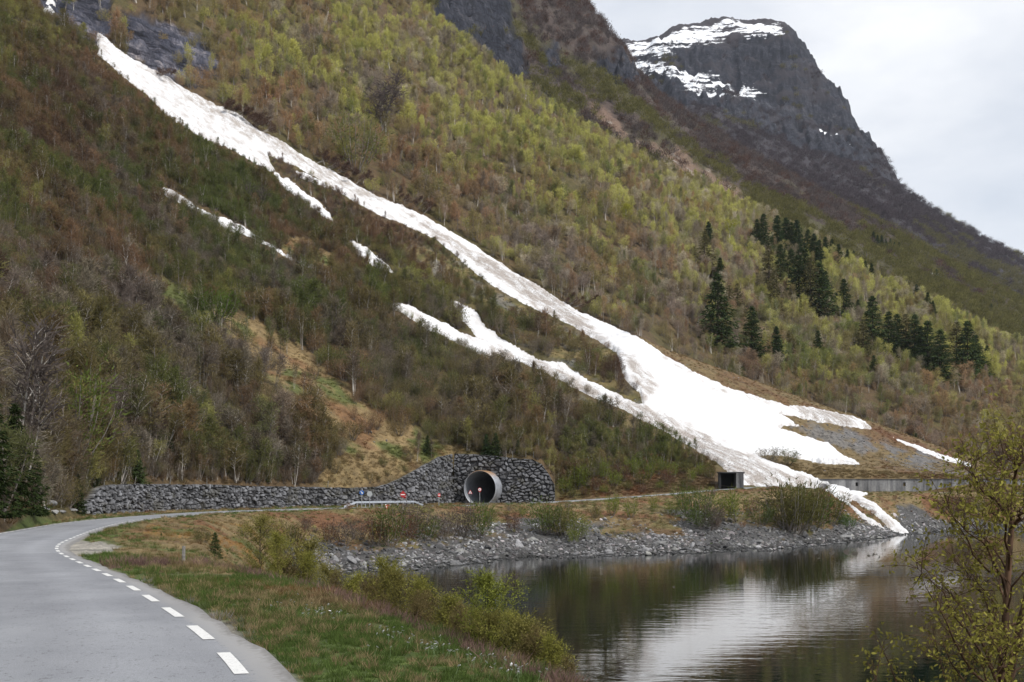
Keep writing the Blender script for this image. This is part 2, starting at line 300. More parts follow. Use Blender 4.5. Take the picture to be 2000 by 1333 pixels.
roadz_at_wall = np.interp(wd, [110, 155, 192, 222, 240], [CAMZ - 3.05, CAMZ - 3.45, CAMZ - 3.72, CAMZ - 3.85, CAMZ - 3.9])
woff = 1 / np.clip(WS, .16, 1); woff = np.convolve(np.pad(woff, 6, 'edge'), np.ones(13) / 13, 'valid')
D6 = np.where(haswall, wd + .5 * woff, D6); Z6 = np.where(haswall, roadz_at_wall, Z6)
D7 = np.where(haswall, wd + 1.9 * woff, D7); Z7 = np.where(haswall, hd(wtop(PXC) + .5, wd), Z7)
D4 = D3 + .27 * (D5 - D3); Z4 = Z3 + .30 * (Z5 - Z3)
_q = sstep(540, 640, PXC); D1b = D1 + .1 + _q * (D1 * .12); Z1b = Z1 - .02 - _q * 1.25
D5b = np.minimum(D5 + 2.0, D6 - .5); Z5b = Z5 + 0.02
D0 = np.full(NC, .6); Z0 = np.full(NC, CAMZ - 1.62)
Da = np.full(NC, 1.6); Za = Z0.copy()
K = [(D0, Z0), (Da, Za), (D1, Z1), (D1b, Z1b), (D2, Z2), (D3, Z3), (D4, Z4), (D5, Z5), (D6, Z6), (D7, Z7)] + [c(PXC) for c in (L1, L2, L2b, L3, L4, L5, L6, L7, L7b, M1, MC, M2, F1, F2, F3, FC, FE)]
KN = ['d0', 'da', 'verge', 'lip', 'near', 'shore', 'rip', 'rd', 'toe', 'top', 'L1', 'L2', 'L2b', 'L3', 'L4', 'L5', 'L6', 'L7', 'L7b', 'M1', 'MC', 'M2', 'F1', 'F2', 'F3', 'FC', 'FE']
NS = dict(da=2, verge=34, lip=4, near=22, shore=20, rip=26, rd=30, toe=16, top=5, L1=44, L2=60, L2b=10, L3=36, L4=60, L5=80, L6=100, L7=84, L7b=8, M1=80, MC=110, M2=6, F1=30, F2=60, F3=34, FC=22, FE=6)
KD = np.array([a for a, b in K]); KZ = np.array([b for a, b in K])
for i in range(1, len(KD)): KD[i] = np.maximum(KD[i], KD[i - 1] * 1.002 + .05)
hk = np.diff(KD, axis=0); dl = np.diff(KZ, axis=0) / hk                # monotone cubic through the lines
sl = np.zeros_like(KD); w1 = 2 * hk[1:] + hk[:-1]; w2 = hk[1:] + 2 * hk[:-1]
with np.errstate(all='ignore'):
    hm = (w1 + w2) / (w1 / dl[:-1] + w2 / dl[1:]); sl[1:-1] = np.where(dl[:-1] * dl[1:] > 0, hm, 0)
sl[0] = dl[0]; sl[-1] = dl[-1]
rows_D, rows_Z, rows_K = [KD[:1]], [KZ[:1]], [np.zeros(1)]
for i in range(len(KD) - 1):
    n = NS[KN[i + 1]]; t = (np.arange(1, n + 1) / n)[:, None]
    h_ = hk[i]; t2 = t * t; t3 = t2 * t
    rows_D.append(KD[i] + t * h_)
    rows_Z.append((2 * t3 - 3 * t2 + 1) * KZ[i] + (t3 - 2 * t2 + t) * h_ * sl[i] + (-2 * t3 + 3 * t2) * KZ[i + 1] + (t3 - t2) * h_ * sl[i + 1])
    rows_K.append(i + t[:, 0])
GD = np.concatenate(rows_D); GZ = np.concatenate(rows_Z); GK = np.concatenate(rows_K); NR = len(GK)
GX = GD * U[None, :]; GPX = np.broadcast_to(PXC[None, :], GD.shape); GKK = np.broadcast_to(GK[:, None], GD.shape)
GPY0 = HY - F * (GZ - CAMZ) / GD                                        # rows of the smooth land in the photograph
def kz(name): return KN.index(name)

# ---- rock faces (photo outlines on their own surfaces)
rock = np.zeros_like(GD)
def region(polys, k0, k1, soft=6, wob=10, ws=.03, seed=3):
    r0, r1 = np.searchsorted(GK, k0), np.searchsorted(GK, k1) + 1
    r1 = min(r1, NR); out = np.full(GD.shape, 0.0)
    px = GPX[r0:r1]; py = GPY0[r0:r1]; w = fbm(px * ws, py * ws, 4, seed) * wob
    for p in polys:
        P = np.array(p); x0, y0 = P.min(0) - 40; x1, y1 = P.max(0) + 40
        m = (px > x0) & (px < x1) & (py > y0) & (py < y1)
        if m.any():
            s = polysdf(px[m], py[m], p) + w[m]; sub = out[r0:r1]; sub[m] = np.maximum(sub[m], sstep(-soft, soft, s))
    return out
ROCK_TL = [[(60, -60), (230, -60), (215, 20), (228, 45), (222, 75), (192, 72), (188, 98), (150, 85), (120, 60), (80, 35)], [(232, 25), (340, 35), (390, 70), (425, 105), (436, 150), (395, 158), (385, 180), (330, 165), (262, 118), (235, 88)]]
ROCK_M = [[(822, -60), (985, -60), (1000, 40), (1020, 80), (1032, 140), (1062, 160), (1000, 158), (940, 120), (905, 90), (860, 45)], [(1055, 95), (1090, 80), (1095, 140), (1070, 150)], [(1160, 95), (1200, 95), (1240, 130), (1250, 170), (1215, 165), (1170, 135)]]
rock_tl = region(ROCK_TL, kz('L4'), kz('L7b'), 5, 14, .05)
rock_m = region(ROCK_M, kz('L7b'), kz('MC'), 5, 10, .04)
rf = np.zeros_like(GD)
a, b = np.searchsorted(GK, kz('F1') + .45), np.searchsorted(GK, kz('F3') + .05)
rf[a:b] = 1
rf[b:] = (sstep(1520, 1560, GPX) * (GKK <= kz('FC') + .3))[b:]
rf *= sstep(1755, 1690, GPX); rf *= np.clip(1.15 - .9 * sstep(.05, .35, fbm(GX / 60, GZ / 16, 4, 8)), 0, 1)
rf2 = region([[(1440, 215), (1520, 235), (1600, 262), (1668, 262), (1700, 300), (1765, 372), (1700, 330), (1640, 300), (1560, 300), (1500, 262)], [(1280, 175), (1420, 185), (1470, 215), (1480, 240), (1400, 215), (1300, 200)]], kz('M2'), kz('F2') + .3, 6, 14, .03)
rock = np.maximum.reduce([rock_tl, rock_m, rf * .95, rf2 * .9])

# ---- relief
X, Y = GX, GD
ga, gb = .72, -.69                                                     # fall line of the hillside
s_ = X * ga + Y * gb; t_ = X * (-gb) + Y * ga                          # along / across the fall line
amp = np.interp(GK, [0, 2, 3, 4, 5, 6, 7, 8, 9, 10, 11, 13, 17, 18, 20, 23, 25, 26], [.0, .0, .03, .25, .3, .5, .45, .05, .05, .5, 1.0, 1.5, 2.2, 3, 7, 12, 9, 20])[:, None]
rel = amp * (fbm(t_ / 22, s_ / 70, 4, 11) * .9 + fbm(X / 9, Y / 9, 4, 12) * .45)
near_detail = fbm(X / 1.9, Y / 1.9, 3, 13) * np.interp(GK, [0, 2, 3, 4, 8, 8.5, 9, 10, 18, 26], [.0, .05, .05, .3, .35, .02, .02, .35, .5, .5])[:, None]
crest = np.exp(-((GK - kz('L2')) / .25) ** 2)[:, None] * sstep(1250, 1330, PXC)[None, :]
rel *= (1 - .85 * crest)
# ledges: steps in height on the rock faces
def terrace(z, step, hard=.8):
    q = z / step; f = np.floor(q); r = q - f; return (f + r ** 5 * (1 - (1 - hard)) + r * (1 - hard)) * step
Zt = GZ + rel
w6 = terrace(Zt + fbm(X / 25, Y / 25, 3, 5) * 4, 4.6) - Zt
Zr = Zt + rock_tl * (w6 * 1.0 + fbm(X / 5, Y / 5, 4, 21) * 2.2)
Zr = Zr + rock_m * ((terrace(Zt + fbm(X / 40, Y / 40, 3, 6) * 8, 19) - Zt) * .9 + (np.abs(fbm((X * .9 - Y * .3) / 14, Y / 60, 4, 22)) * -34 + 9) + fbm(X / 12, Y / 12, 4, 23) * 7)
rb = np.abs(fbm(X / 22, Y / 90, 4, 24))
Zr = Zr + (rf + rf2).clip(0, 1) * (-rb * 30 + 8 + (terrace(Zt + fbm(X / 90, Y / 90, 3, 7) * 20, 34) - Zt) * .75 + fbm(X / 12, Y / 12, 3, 25) * 5)
# rough crest knobs on the snow dome
kn = np.exp(-((GK - kz('FC')) / .5) ** 2)[:, None] * sstep(1790, 1740, PXC)[None, :]
Zr = Zr + kn * fbm(X / 30, Y / 60, 4, 31) * 9
GZZ = Zr + near_detail * (1 - rock)
# lake bed must stay under the water between the shores
# ---- the road cut
def road_info(x, y):
    sh = x.shape; x = x.ravel(); y = y.ravel(); best = np.full(x.shape, 1e9); z = np.zeros(x.shape); sd_ = np.zeros(x.shape); P = RC[::4]
    for a, b in zip(P[:-1], P[1:]):
        ex, ey = b[0] - a[0], b[1] - a[1]; L = ex * ex + ey * ey + 1e-9
        m = (abs(x - a[0]) < 16) & (abs(y - a[1]) < 16)
        if not m.any(): continue
        xm, ym = x[m], y[m]; t = np.clip(((xm - a[0]) * ex + (ym - a[1]) * ey) / L, 0, 1)
        dx, dy = xm - a[0] - t * ex, ym - a[1] - t * ey; dd = np.hypot(dx, dy); bm = best[m]; c = dd < bm
        idx = np.flatnonzero(m)[c]; best[idx] = dd[c]; z[idx] = (a[2] + t * (b[2] - a[2]))[c]; sd_[idx] = np.sign(ex * dy - ey * dx)[c]
    return best.reshape(sh), z.reshape(sh), sd_.reshape(sh)
rr1 = np.searchsorted(GK, kz('L1'))
RDIST = np.full(GD.shape, 99.0); RZ = np.zeros(GD.shape)
RDIST[:rr1], RZ[:rr1], _s = road_info(GX[:rr1], GD[:rr1])
hw = ROADW / 2
fl = 1 - sstep(hw + .35, hw + 1.3, RDIST); fl2 = 1 - sstep(hw + .5, hw + 5.0, RDIST)
nearz = (GKK < kz('shore') - .5)
fl = np.where(nearz, np.maximum(fl, fl2), fl)
fl = np.where((GKK > kz('toe') + .2) & haswall[None, :], 0, fl)
GZZ = GZZ * (1 - fl) + (RZ - .05 - .02 * fl) * fl
# gravel lay-by beside the bend is level with the road
GPY = HY - F * (GZZ - CAMZ) / GD

def hit(px, y, k0='da', k1='FE'):
    """first land met on photo column px at row y or above -> world point"""
    c = np.interp(px, PXC, np.arange(NC)); c0 = int(min(c, NC - 2)); f = c - c0
    d = GD[:, c0] * (1 - f) + GD[:, c0 + 1] * f; z = GZZ[:, c0] * (1 - f) + GZZ[:, c0 + 1] * f
    yy = HY - F * (z - CAMZ) / d
    a, b = np.searchsorted(GK, kz(k0)), np.searchsorted(GK, kz(k1))
    for i in range(max(a, 1), b):
        if yy[i] <= y:
            t = np.clip((yy[i - 1] - y) / max(yy[i - 1] - yy[i], 1e-6), 0, 1)
            dd = d[i - 1] + t * (d[i] - d[i - 1]); zz = z[i - 1] + t * (z[i] - z[i - 1]); return np.array(((px - CX) / F * dd, dd, zz))
    return np.array(((px - CX) / F * d[b - 1], d[b - 1], z[b - 1]))
def ground(x, y):
    px = CX + F * x / y; c = np.interp(px, PXC, np.arange(NC)); c0 = int(min(c, NC - 2)); f = c - c0
    return np.interp(y, GD[:, c0], GZZ[:, c0]) * (1 - f) + np.interp(y, GD[:, c0 + 1], GZZ[:, c0 + 1]) * f

# ------------------------------------------------------------------ what covers the ground
SNOW_MAIN = [
 [(188, 64), (215, 88), (262, 122), (330, 163), (370, 184), (440, 222), (500, 255), (560, 285), (620, 320), (700, 365), (760, 398), (800, 414), (835, 426), (880, 452), (930, 478), (948, 496), (1000, 528), (1060, 568), (1130, 608), (1200, 640), (1260, 672), (1310, 706), (1360, 733), (1420, 758), (1480, 778), (1540, 794), (1600, 802), (1660, 815), (1690, 828), (1702, 840), (1650, 834), (1600, 825), (1558, 812), (1520, 808), (1545, 822), (1560, 832), (1530, 830), (1520, 838), (1560, 850), (1620, 868), (1640, 888), (1682, 908), (1640, 908), (1590, 903), (1540, 892), (1500, 890), (1480, 893), (1500, 905), (1540, 918), (1600, 942), (1650, 960), (1698, 966), (1680, 972), (1710, 985), (1740, 1010), (1778, 1044), (1745, 1040), (1700, 1000), (1665, 975), (1660, 985), (1690, 1010), (1728, 1034), (1700, 1028), (1650, 985), (1620, 962), (1590, 953), (1480, 952), (1450, 948), (1400, 905), (1330, 862), (1260, 822), (1200, 792), (1150, 772), (1090, 738), (1020, 706), (956, 696), (896, 670), (836, 645), (772, 610), (760, 598), (800, 603), (850, 622), (900, 648), (960, 672), (1020, 695), (1060, 705), (1110, 722), (1160, 750), (1200, 770), (1245, 792), (1256, 792), (1250, 770), (1225, 745), (1212, 722), (1205, 692), (1170, 668), (1120, 640), (1080, 620), (1020, 595), (960, 560), (915, 525), (885, 495), (850, 470), (800, 448), (740, 420), (680, 388), (620, 352), (570, 326), (520, 306), (528, 322), (540, 338), (530, 340), (500, 325), (450, 300), (400, 275), (330, 232), (290, 190), (240, 155), (192, 112)],
]
SNOW_SMALL = {
 'b': [(535, 338), (565, 355), (610, 385), (635, 408), (658, 441), (636, 428), (604, 402), (562, 374), (540, 354)],
 'b2': [(575, 335), (625, 355), (650, 372), (620, 365), (590, 350)],
 'c': [(303, 358), (330, 370), (380, 397), (440, 431), (490, 460), (540, 488), (590, 514), (640, 541), (600, 525), (540, 496), (490, 473), (440, 448), (380, 414), (330, 386)],
 'd': [(680, 465), (715, 485), (745, 505), (768, 528), (740, 522), (700, 498)],
 'e': [(880, 585), (925, 608), (950, 640), (1000, 672), (1060, 706), (1100, 712), (1130, 730), (1100, 735), (1040, 712), (980, 690), (930, 655), (900, 620)],
 'f': [(1745, 855), (1780, 866), (1840, 888), (1898, 906), (1895, 912), (1850, 900), (1800, 882)],
 'g': [(82, 18), (95, 12), (106, 18), (104, 27), (88, 28)],
 'h': [(78, -8), (100, -6), (112, 12), (95, 4)],
 'i': [(1814, 532), (1830, 535), (1868, 552), (1845, 550), (1822, 543)],
}
TAN, LIT, GRN, SCR, RST, ORG, OLV, PUR = map(np.array, ((.235, .175, .09), (.085, .058, .032), (.055, .085, .02), (.17, .17, .18), (.13, .055, .028), (.24, .12, .025), (.08, .08, .025), (.060, .047, .050)))
cov = np.zeros(GD.shape + (3,)) + LIT
n1 = fbm(X / 14, Y / 14, 4, 41); n2 = fbm(X / 4, Y / 4, 4, 42); n3 = fbm(X / 1.2, Y / 1.2, 3, 43)
def blend(col, w):
    global cov
    w = np.clip(w, 0, 1)[..., None]; cov = cov * (1 - w) + np.asarray(col) * w
blend(OLV * .8, sstep(-.1, .3, n1) * .6); blend(TAN * .6, sstep(.05, .45, n2) * .3)
def reg(polys, k0, k1, **kw): return region(polys, kz(k0) if isinstance(k0, str) else k0, kz(k1) if isinstance(k1, str) else k1, **kw)
CLEAR = [[(270, 540), (360, 560), (450, 612), (560, 650), (640, 715), (720, 785), (800, 845), (850, 885), (740, 925), (680, 860), (600, 800), (540, 740), (500, 700), (430, 655), (330, 610)],
         [(500, 440), (560, 452), (640, 500), (690, 540), (640, 535), (560, 490)], [(700, 840), (850, 850), (900, 880), (800, 925), (760, 948), (600, 948), (640, 900)]]
clear = reg(CLEAR, 'top', 'L6', soft=12, wob=26, ws=.02)
blend(TAN, clear * (.75 + .3 * n2)); blend(GRN, clear * sstep(-.05, .3, n1 + .5 * n2) * .8); blend(RST, clear * sstep(.15, .5, fbm(X / 8, Y / 8, 3, 44)) * .6)
MID = [[(870, 500), (960, 560), (1080, 625), (1200, 690), (1210, 740), (1250, 795), (1180, 760), (1100, 715), (1000, 665), (930, 600), (840, 540), (780, 480)], [(860, 660), (1000, 712), (1150, 778), (1300, 860), (1400, 915), (1370, 915), (1280, 872), (1130, 798), (1000, 735), (880, 685)]]
mid = reg(MID, 'L1', 'L5', soft=12, wob=22, ws=.02)
blend(OLV, mid * .7); blend(TAN, mid * sstep(-.2, .3, n2) * .5); blend(SCR * .8, mid * sstep(.12, .3, fbm(X / 6, Y / 6, 4, 45)) * .6)
FAN = [[(1240, 660), (1330, 690), (1450, 735), (1600, 789), (1750, 840), (1880, 890), (1990, 925), (2300, 960), (1590, 960), (1500, 925), (1440, 890), (1300, 800)]]
fan = reg(FAN, 'toe', kz('L2') + .45, soft=3, wob=2)
blend(TAN * .62, fan * .95); blend(RST * .8, fan * sstep(.0, .4, n2 + fbm(X / 30, Y / 30, 3, 46)) * .5)
sc1 = reg([[(1580, 820), (1660, 838), (1720, 858), (1800, 885), (1880, 912), (1950, 935), (1880, 938), (1800, 925), (1740, 905), (1680, 875), (1620, 850)]], 'toe', kz('L2') + .3, soft=8, wob=16, ws=.03)
blend(SCR * .75, sc1 * sstep(-.25, .15, n2) * .95)
sc2 = reg([[(1540, 822), (1570, 828), (1640, 852), (1700, 880), (1690, 888), (1610, 862), (1550, 838)]], 'toe', kz('L2') + .3, soft=4, wob=12, ws=.05)
blend(SCR * .8, sc2 * .8)
blend(RST * .75, reg([[(1560, 800), (1700, 832), (1800, 870), (1880, 895), (1880, 905), (1780, 872), (1690, 840)]], 'toe', kz('L2'), soft=6, wob=10, ws=.04) * .8)
blend(TAN * .8, fan * np.exp(-((GKK - kz('L2')) / .12) ** 2) * .8)
# banks between lake and road
bank = sstep(kz('shore') + .7, kz('rip') + .25, GKK + .5 * n2) * (GKK < kz('toe') + .05)
rip = ((GKK > kz('near') + .5) & (GKK < kz('rd'))) * (1 - sstep(kz('rip') - .2, kz('rip') + .1, GKK + .4 * n2 + .9 * fbm(X / 12, Y / 12, 2, 48)))
water_cols = sstep(560, 610, GPX)
blend(TAN * .8, bank * .9); blend(RST, bank * sstep(.0, .35, fbm(X / 7, Y / 7, 4, 47) + .2 * n3) * .8); blend(OLV, bank * sstep(.1, .3, n2 - n1 * .3) * .6)
blend(SCR * .42, rip * water_cols * (GKK > kz('near') + .8))  # dark rubble, with the shadow of the gaps between stones put into its colour
slope_r = ((GKK > kz('toe')) & (GKK < kz('top') + .6)) * sstep(1085, 1100, GPX) * sstep(1400, 1380, GPX)
blend(LIT * 1.3, slope_r * .9); blend(RST * .9, slope_r * sstep(-.1, .3, n2) * .7); blend(OLV, slope_r * sstep(-.1, .3, n1 + .5 * n3) * .7)
# spit and verges
land = (GKK > kz('da')) & (GKK < kz('rd')) & (GKK < kz('rip') + .2) * (1 - (water_cols > .5) * (GKK > kz('near') - .2)).astype(bool)
blend(TAN * .75, land * .95); blend(LIT * 1.1, land * sstep(.1, .4, n1) * .8)
blend(ORG * .8, land * sstep(.0, .3, fbm(X / 3.5, Y / 3.5, 3, 51) - .1) * .8); blend(RST * .9, land * sstep(.1, .4, fbm(X / 5, Y / 5, 3, 52)) * .7)
blend(GRN * .9 + TAN * .12, land * sstep(-.02, .4, fbm(X / 4.5, Y / 4.5, 3, 53) + .25 * sstep(26, 12, GD)) * .85)
roadside = (1 - sstep(hw + .9, hw + 2.2, RDIST + n3 * .3 - sstep(20, 8, GD) * .8)) * (GKK < kz('top'))
blend(GRN * 1.05, roadside * .85 * sstep(-.5, .1, n2 + .3)); 
shoulder = (1 - sstep(hw + .08, hw + .25, RDIST + n3 * .15)) * (GKK < kz('top'))
blend((.2, .19, .185), shoulder * .9)
layby = reg([[(128, 1060), (150, 1054), (195, 1060), (238, 1071), (215, 1082), (180, 1086), (128, 1086)]], 'da', 'rd', soft=2, wob=3, ws=.1)
blend((.26, .25, .235), layby)
# mid mountain and far mountain
mm = sstep(kz('L7') + .3, kz('L7b') + .3, GKK)
blend(PUR, mm * .8); blend(OLV * .8, mm * sstep(0, .3, fbm(X / 70, Y / 70, 3, 54)) * sstep(kz('MC') + .3, kz('MC') - .8, GKK) * .6)
slide = reg([[(1145, 185), (1190, 215), (1240, 262), (1330, 300), (1400, 345), (1460, 395), (1490, 430), (1440, 420), (1370, 370), (1290, 315), (1200, 262), (1150, 225)]], kz('L7b'), 'MC', soft=10, wob=22, ws=.03)
blend((.17, .115, .09), slide * .85); blend((.3, .27, .25), slide * sstep(.25, .4, fbm(X / 9, Y / 9, 3, 55)) * .8)
far = sstep(kz('MC') + .5, kz('M2'), GKK); blend((.036, .034, .046), far * .85)
# snow fields on the far mountain: how likely, 0..1
fs = reg([[(1205, 86), (1290, 78), (1312, 60), (1400, 40), (1520, 44), (1530, 60), (1530, 72), (1480, 80), (1440, 74), (1400, 84), (1330, 100), (1290, 118), (1220, 118)]], kz('F2') - .6, 'FE', soft=8, wob=10, ws=.03) * .82
fs = np.maximum(fs, reg([[(1212, 100), (1290, 118), (1330, 122), (1400, 138), (1480, 158), (1500, 176), (1440, 180), (1380, 165), (1290, 152), (1240, 135)], [(1330, 155), (1400, 165), (1450, 172), (1460, 185), (1400, 190), (1350, 178)], [(1560, 148), (1600, 158), (1650, 178), (1645, 186), (1590, 165)]], kz('M2') - .3, 'F3', soft=12, wob=8, ws=.03) * .88)
fs = np.maximum(fs, reg([[(1600, 248), (1625, 256), (1665, 276), (1672, 284), (1640, 275), (1605, 258)]], kz('M2'), 'FC', soft=4, wob=4) * .95)
fs = np.maximum(fs, reg([[(1380, 175), (1500, 190), (1520, 205), (1420, 200)], [(1660, 240), (1710, 270), (1700, 275)]], kz('M2'), 'FC', soft=8, wob=8) * .7)
fs *= (GKK > kz('MC') + .5)
wet = np.clip((.9 - GZZ) / .7, 0, 1) * (GKK > kz('near')) * (GKK < kz('rd'))

# ---- ground material
def ground_mat():
    m, n, l, o = new_mat('ground_cover'); b = N(n, 'ShaderNodeBsdfPrincipled'); l.new(b.outputs[0], o.inputs[0]); b.inputs['Roughness'].default_value = .9
    b.inputs['Specular IOR Level'].default_value = .25
    A = N(n, 'ShaderNodeAttribute', attribute_name='cov'); K_ = N(n, 'ShaderNodeAttribute', attribute_name='rock'); S_ = N(n, 'ShaderNodeAttribute', attribute_name='fsnow'); W_ = N(n, 'ShaderNodeAttribute', attribute_name='wet')
    a1 = pos_noise(n, l, 6.0, 6, rough=.7); a2 = pos_noise(n, l, .55, 5, rough=.65); a3 = pos_noise(n, l, 28, 3)
    f1 = ramp(n, l, a1.outputs['Fac'], [(.28, (.35, .33, .3)), (.5, (.9, .9, .9)), (.72, (1.6, 1.55, 1.4))])
    f2 = ramp(n, l, a2.outputs['Fac'], [(.3, (.6, .6, .58)), (.7, (1.35, 1.32, 1.25))])
    f3 = ramp(n, l, a3.outputs['Fac'], [(.3, (.6, .6, .6)), (.7, (1.4, 1.4, 1.4))])
    c = mixc(n, l, 1.0, A.outputs['Color'], f1.outputs[0], 'MULTIPLY'); c = mixc(n, l, 1.0, c, f2.outputs[0], 'MULTIPLY'); c = mixc(n, l, .7, c, f3.outputs[0], 'MULTIPLY')
    # rock: grey, vertical streaks, lichen
    r1 = pos_noise(n, l, .22, 7, sc=(1, 1, .35), rough=.68); r2 = pos_noise(n, l, 1.2, 6, sc=(1, 1, .3), rough=.7)
    rc = ramp(n, l, r1.outputs['Fac'], [(.3, (.008, .010, .016)), (.5, (.026, .030, .043)), (.68, (.070, .073, .088)), (.82, (.15, .14, .125))])
    rc2 = ramp(n, l, r2.outputs['Fac'], [(.3, (.45, .45, .48)), (.7, (1.5, 1.5, 1.5))])
    rk = mixc(n, l, 1.0, rc.outputs[0], rc2.outputs[0], 'MULTIPLY')
    r3 = pos_noise(n, l, .018, 5, sc=(1, 1, 1.6), rough=.6); r3c = ramp(n, l, r3.outputs['Fac'], [(.34, (.38, .38, .42)), (.5, (.75, .75, .8)), (.66, (1.35, 1.25, 1.15))])
    r4 = pos_noise(n, l, .38, 5, sc=(.22, .22, 1.7), rough=.65); r4c = ramp(n, l, r4.outputs['Fac'], [(.38, (.25, .25, .28)), (.47, (.9, .9, .9)), (.62, (1.15, 1.15, 1.1))])
    rk = mixc(n, l, 1.0, rk, r3c.outputs[0], 'MULTIPLY'); rk = mixc(n, l, 1.0, rk, r4c.outputs[0], 'MULTIPLY'); P_ = N(n, 'ShaderNodeAttribute', attribute_name='pale'); rk = mixc(n, l, P_.outputs['Fac'], rk, mixc(n, l, 1.0, rk, (3.4, 3.1, 2.8), 'MULTIPLY')); c = mixc(n, l, K_.outputs['Fac'], c, rk)
    # old snow lying along the ledges of the far mountain
    s1 = pos_noise(n, l, .018, 8, sc=(.8, .8, 7.5), rough=.72); s2 = pos_noise(n, l, .09, 4, rough=.6)
    sm = mth(n, l, 'ADD', s1.outputs['Fac'], mth(n, l, 'MULTIPLY', s2.outputs['Fac'], .35))
    sm = mth(n, l, 'ADD', sm, mth(n, l, 'MULTIPLY', S_.outputs['Fac'], .56))
    g = N(n, 'ShaderNodeNewGeometry'); sx = N(n, 'ShaderNodeSeparateXYZ'); l.new(g.outputs['Normal'], sx.inputs[0])
    sm = mth(n, l, 'ADD', sm, mth(n, l, 'MULTIPLY', sx.outputs[2], .18))
    sm = mth(n, l, 'MULTIPLY', mth(n, l, 'SUBTRACT', sm, 1.20), 22, True)
    has = mth(n, l, 'GREATER_THAN', S_.outputs['Fac'], .03); sm = mth(n, l, 'MULTIPLY', sm, has)
    c = mixc(n, l, sm, c, (.82, .84, .88))
    c = mixc(n, l, mth(n, l, 'MULTIPLY', W_.outputs['Fac'], .7), c, (.02, .02, .018))
    l.new(c, b.inputs['Base Color'])
    bm = mth(n, l, 'ADD', mth(n, l, 'MULTIPLY', a1.outputs['Fac'], 1.0), mth(n, l, 'MULTIPLY', a3.outputs['Fac'], .3))
    bp = N(n, 'ShaderNodeBump'); bp.inputs['Strength'].default_value = .6; bp.inputs['Distance'].default_value = .12; l.new(bm, bp.inputs['Height'])
    bp2 = N(n, 'ShaderNodeBump'); bp2.inputs['Distance'].default_value = 2.2; l.new(mth(n, l, 'MULTIPLY', K_.outputs['Fac'], .9), bp2.inputs['Strength'])
    l.new(mth(n, l, 'ADD', r1.outputs['Fac'], mth(n, l, 'MULTIPLY', r2.outputs['Fac'], .4)), bp2.inputs['Height']); l.new(bp.outputs[0], bp2.inputs['Normal']); l.new(bp2.outputs[0], b.inputs['Normal'])
    return m
M_GROUND = ground_mat()
# nothing of the hill stands inside the steel tunnel
_ax = np.array((.36, 1.0)); _ax /= np.linalg.norm(_ax); _tc = np.array(((937 - CX) / F * 234.2, 234.2)); _qx, _qy = GX - _tc[0], GD - _tc[1]
INTUBE = (np.hypot(_qx * _ax[1] - _qy * _ax[0], GZZ - (CAMZ - .45)) < 3.75) & (_qx * _ax[0] + _qy * _ax[1] > -.4) & (_qx * _ax[0] + _qy * _ax[1] < 26) & (GZZ > CAMZ - 4.25)
def grid_faces(nr, nc):
    i = np.arange(nr - 1)[:, None] * nc + np.arange(nc - 1)[None, :]
    return np.stack([i, i + 1, i + nc + 1, i + nc], -1).reshape(-1, 4)
def flat(a): return np.ascontiguousarray(a).reshape(-1)
def land_sheet(name, r0, r1, label=None):
    sl_ = slice(r0, r1); V = np.stack([GX[sl_], GD[sl_], GZZ[sl_]], -1).reshape(-1, 3)
    fq = grid_faces(r1 - r0, NC); fq = fq[~INTUBE[sl_].reshape(-1)[fq].any(1)]
    me = mesh(name, V, fq, [M_GROUND], smooth=True, attrs=dict(cov=cov[sl_].reshape(-1, 3), rock=flat(rock[sl_]), fsnow=flat(fs[sl_]), wet=flat(wet[sl_]), pale=flat(rock_tl[sl_])))
    o = obj(name, me); o['kind'] = 'structure'; return o
ia, ib, ic = np.searchsorted(GK, kz('toe') + .001), np.searchsorted(GK, kz('L7b')), np.searchsorted(GK, kz('M2'))
land_sheet('ground', 0, ia + 1); land_sheet('hillside', ia, ib + 1); land_sheet('mountain', ib, ic + 1); land_sheet('far_mountain', ic, NR)
# lake bed and land beyond, one sheet to the horizon
bx = MB(); bx.add([(-7000, -400, -6), (7000, -400, -6), (7000, 7000, -6), (-7000, 7000, -6)], [(0, 1, 2, 3)])
o = bx.build('lakebed', simple('lake_silt', (.05, .05, .035), .9)); o['kind'] = 'structure'

# ---- water
def water_mat():
    m, n, l, o = new_mat('lake_water'); b = N(n, 'ShaderNodeBsdfPrincipled'); l.new(b.outputs[0], o.inputs[0])
    b.inputs['Base Color'].default_value = (.002, .005, .004, 1); b.inputs['Roughness'].default_value = .02; b.inputs['IOR'].default_value = 1.4
    a = pos_noise(n, l, .8, 3, sc=(.28, 1.0, 1), rough=.5); c = pos_noise(n, l, 3.2, 2, sc=(.35, 1.0, 1), rough=.5); d = pos_noise(n, l, .03, 2, sc=(.5, 1, 1))
    dm = ramp(n, l, d.outputs['Fac'], [(.35, (.25, .25, .25)), (.65, (1, 1, 1))])
    h = mth(n, l, 'ADD', a.outputs['Fac'], mth(n, l, 'MULTIPLY', c.outputs['Fac'], .22)); 
    bp = N(n, 'ShaderNodeBump'); bp.inputs['Distance'].default_value = .10; l.new(mth(n, l, 'MULTIPLY', dm.outputs[0], .24), bp.inputs['Strength']); l.new(h, bp.inputs['Height']); l.new(bp.outputs[0], b.inputs['Normal'])
    return m
bx = MB(); bx.add([(-60, -300, 0), (3000, -300, 0), (3000, 3000, 0), (-60, 3000, 0)], [(0, 1, 2, 3)])
o = bx.build('lake_water', water_mat()); o['kind'] = 'structure'

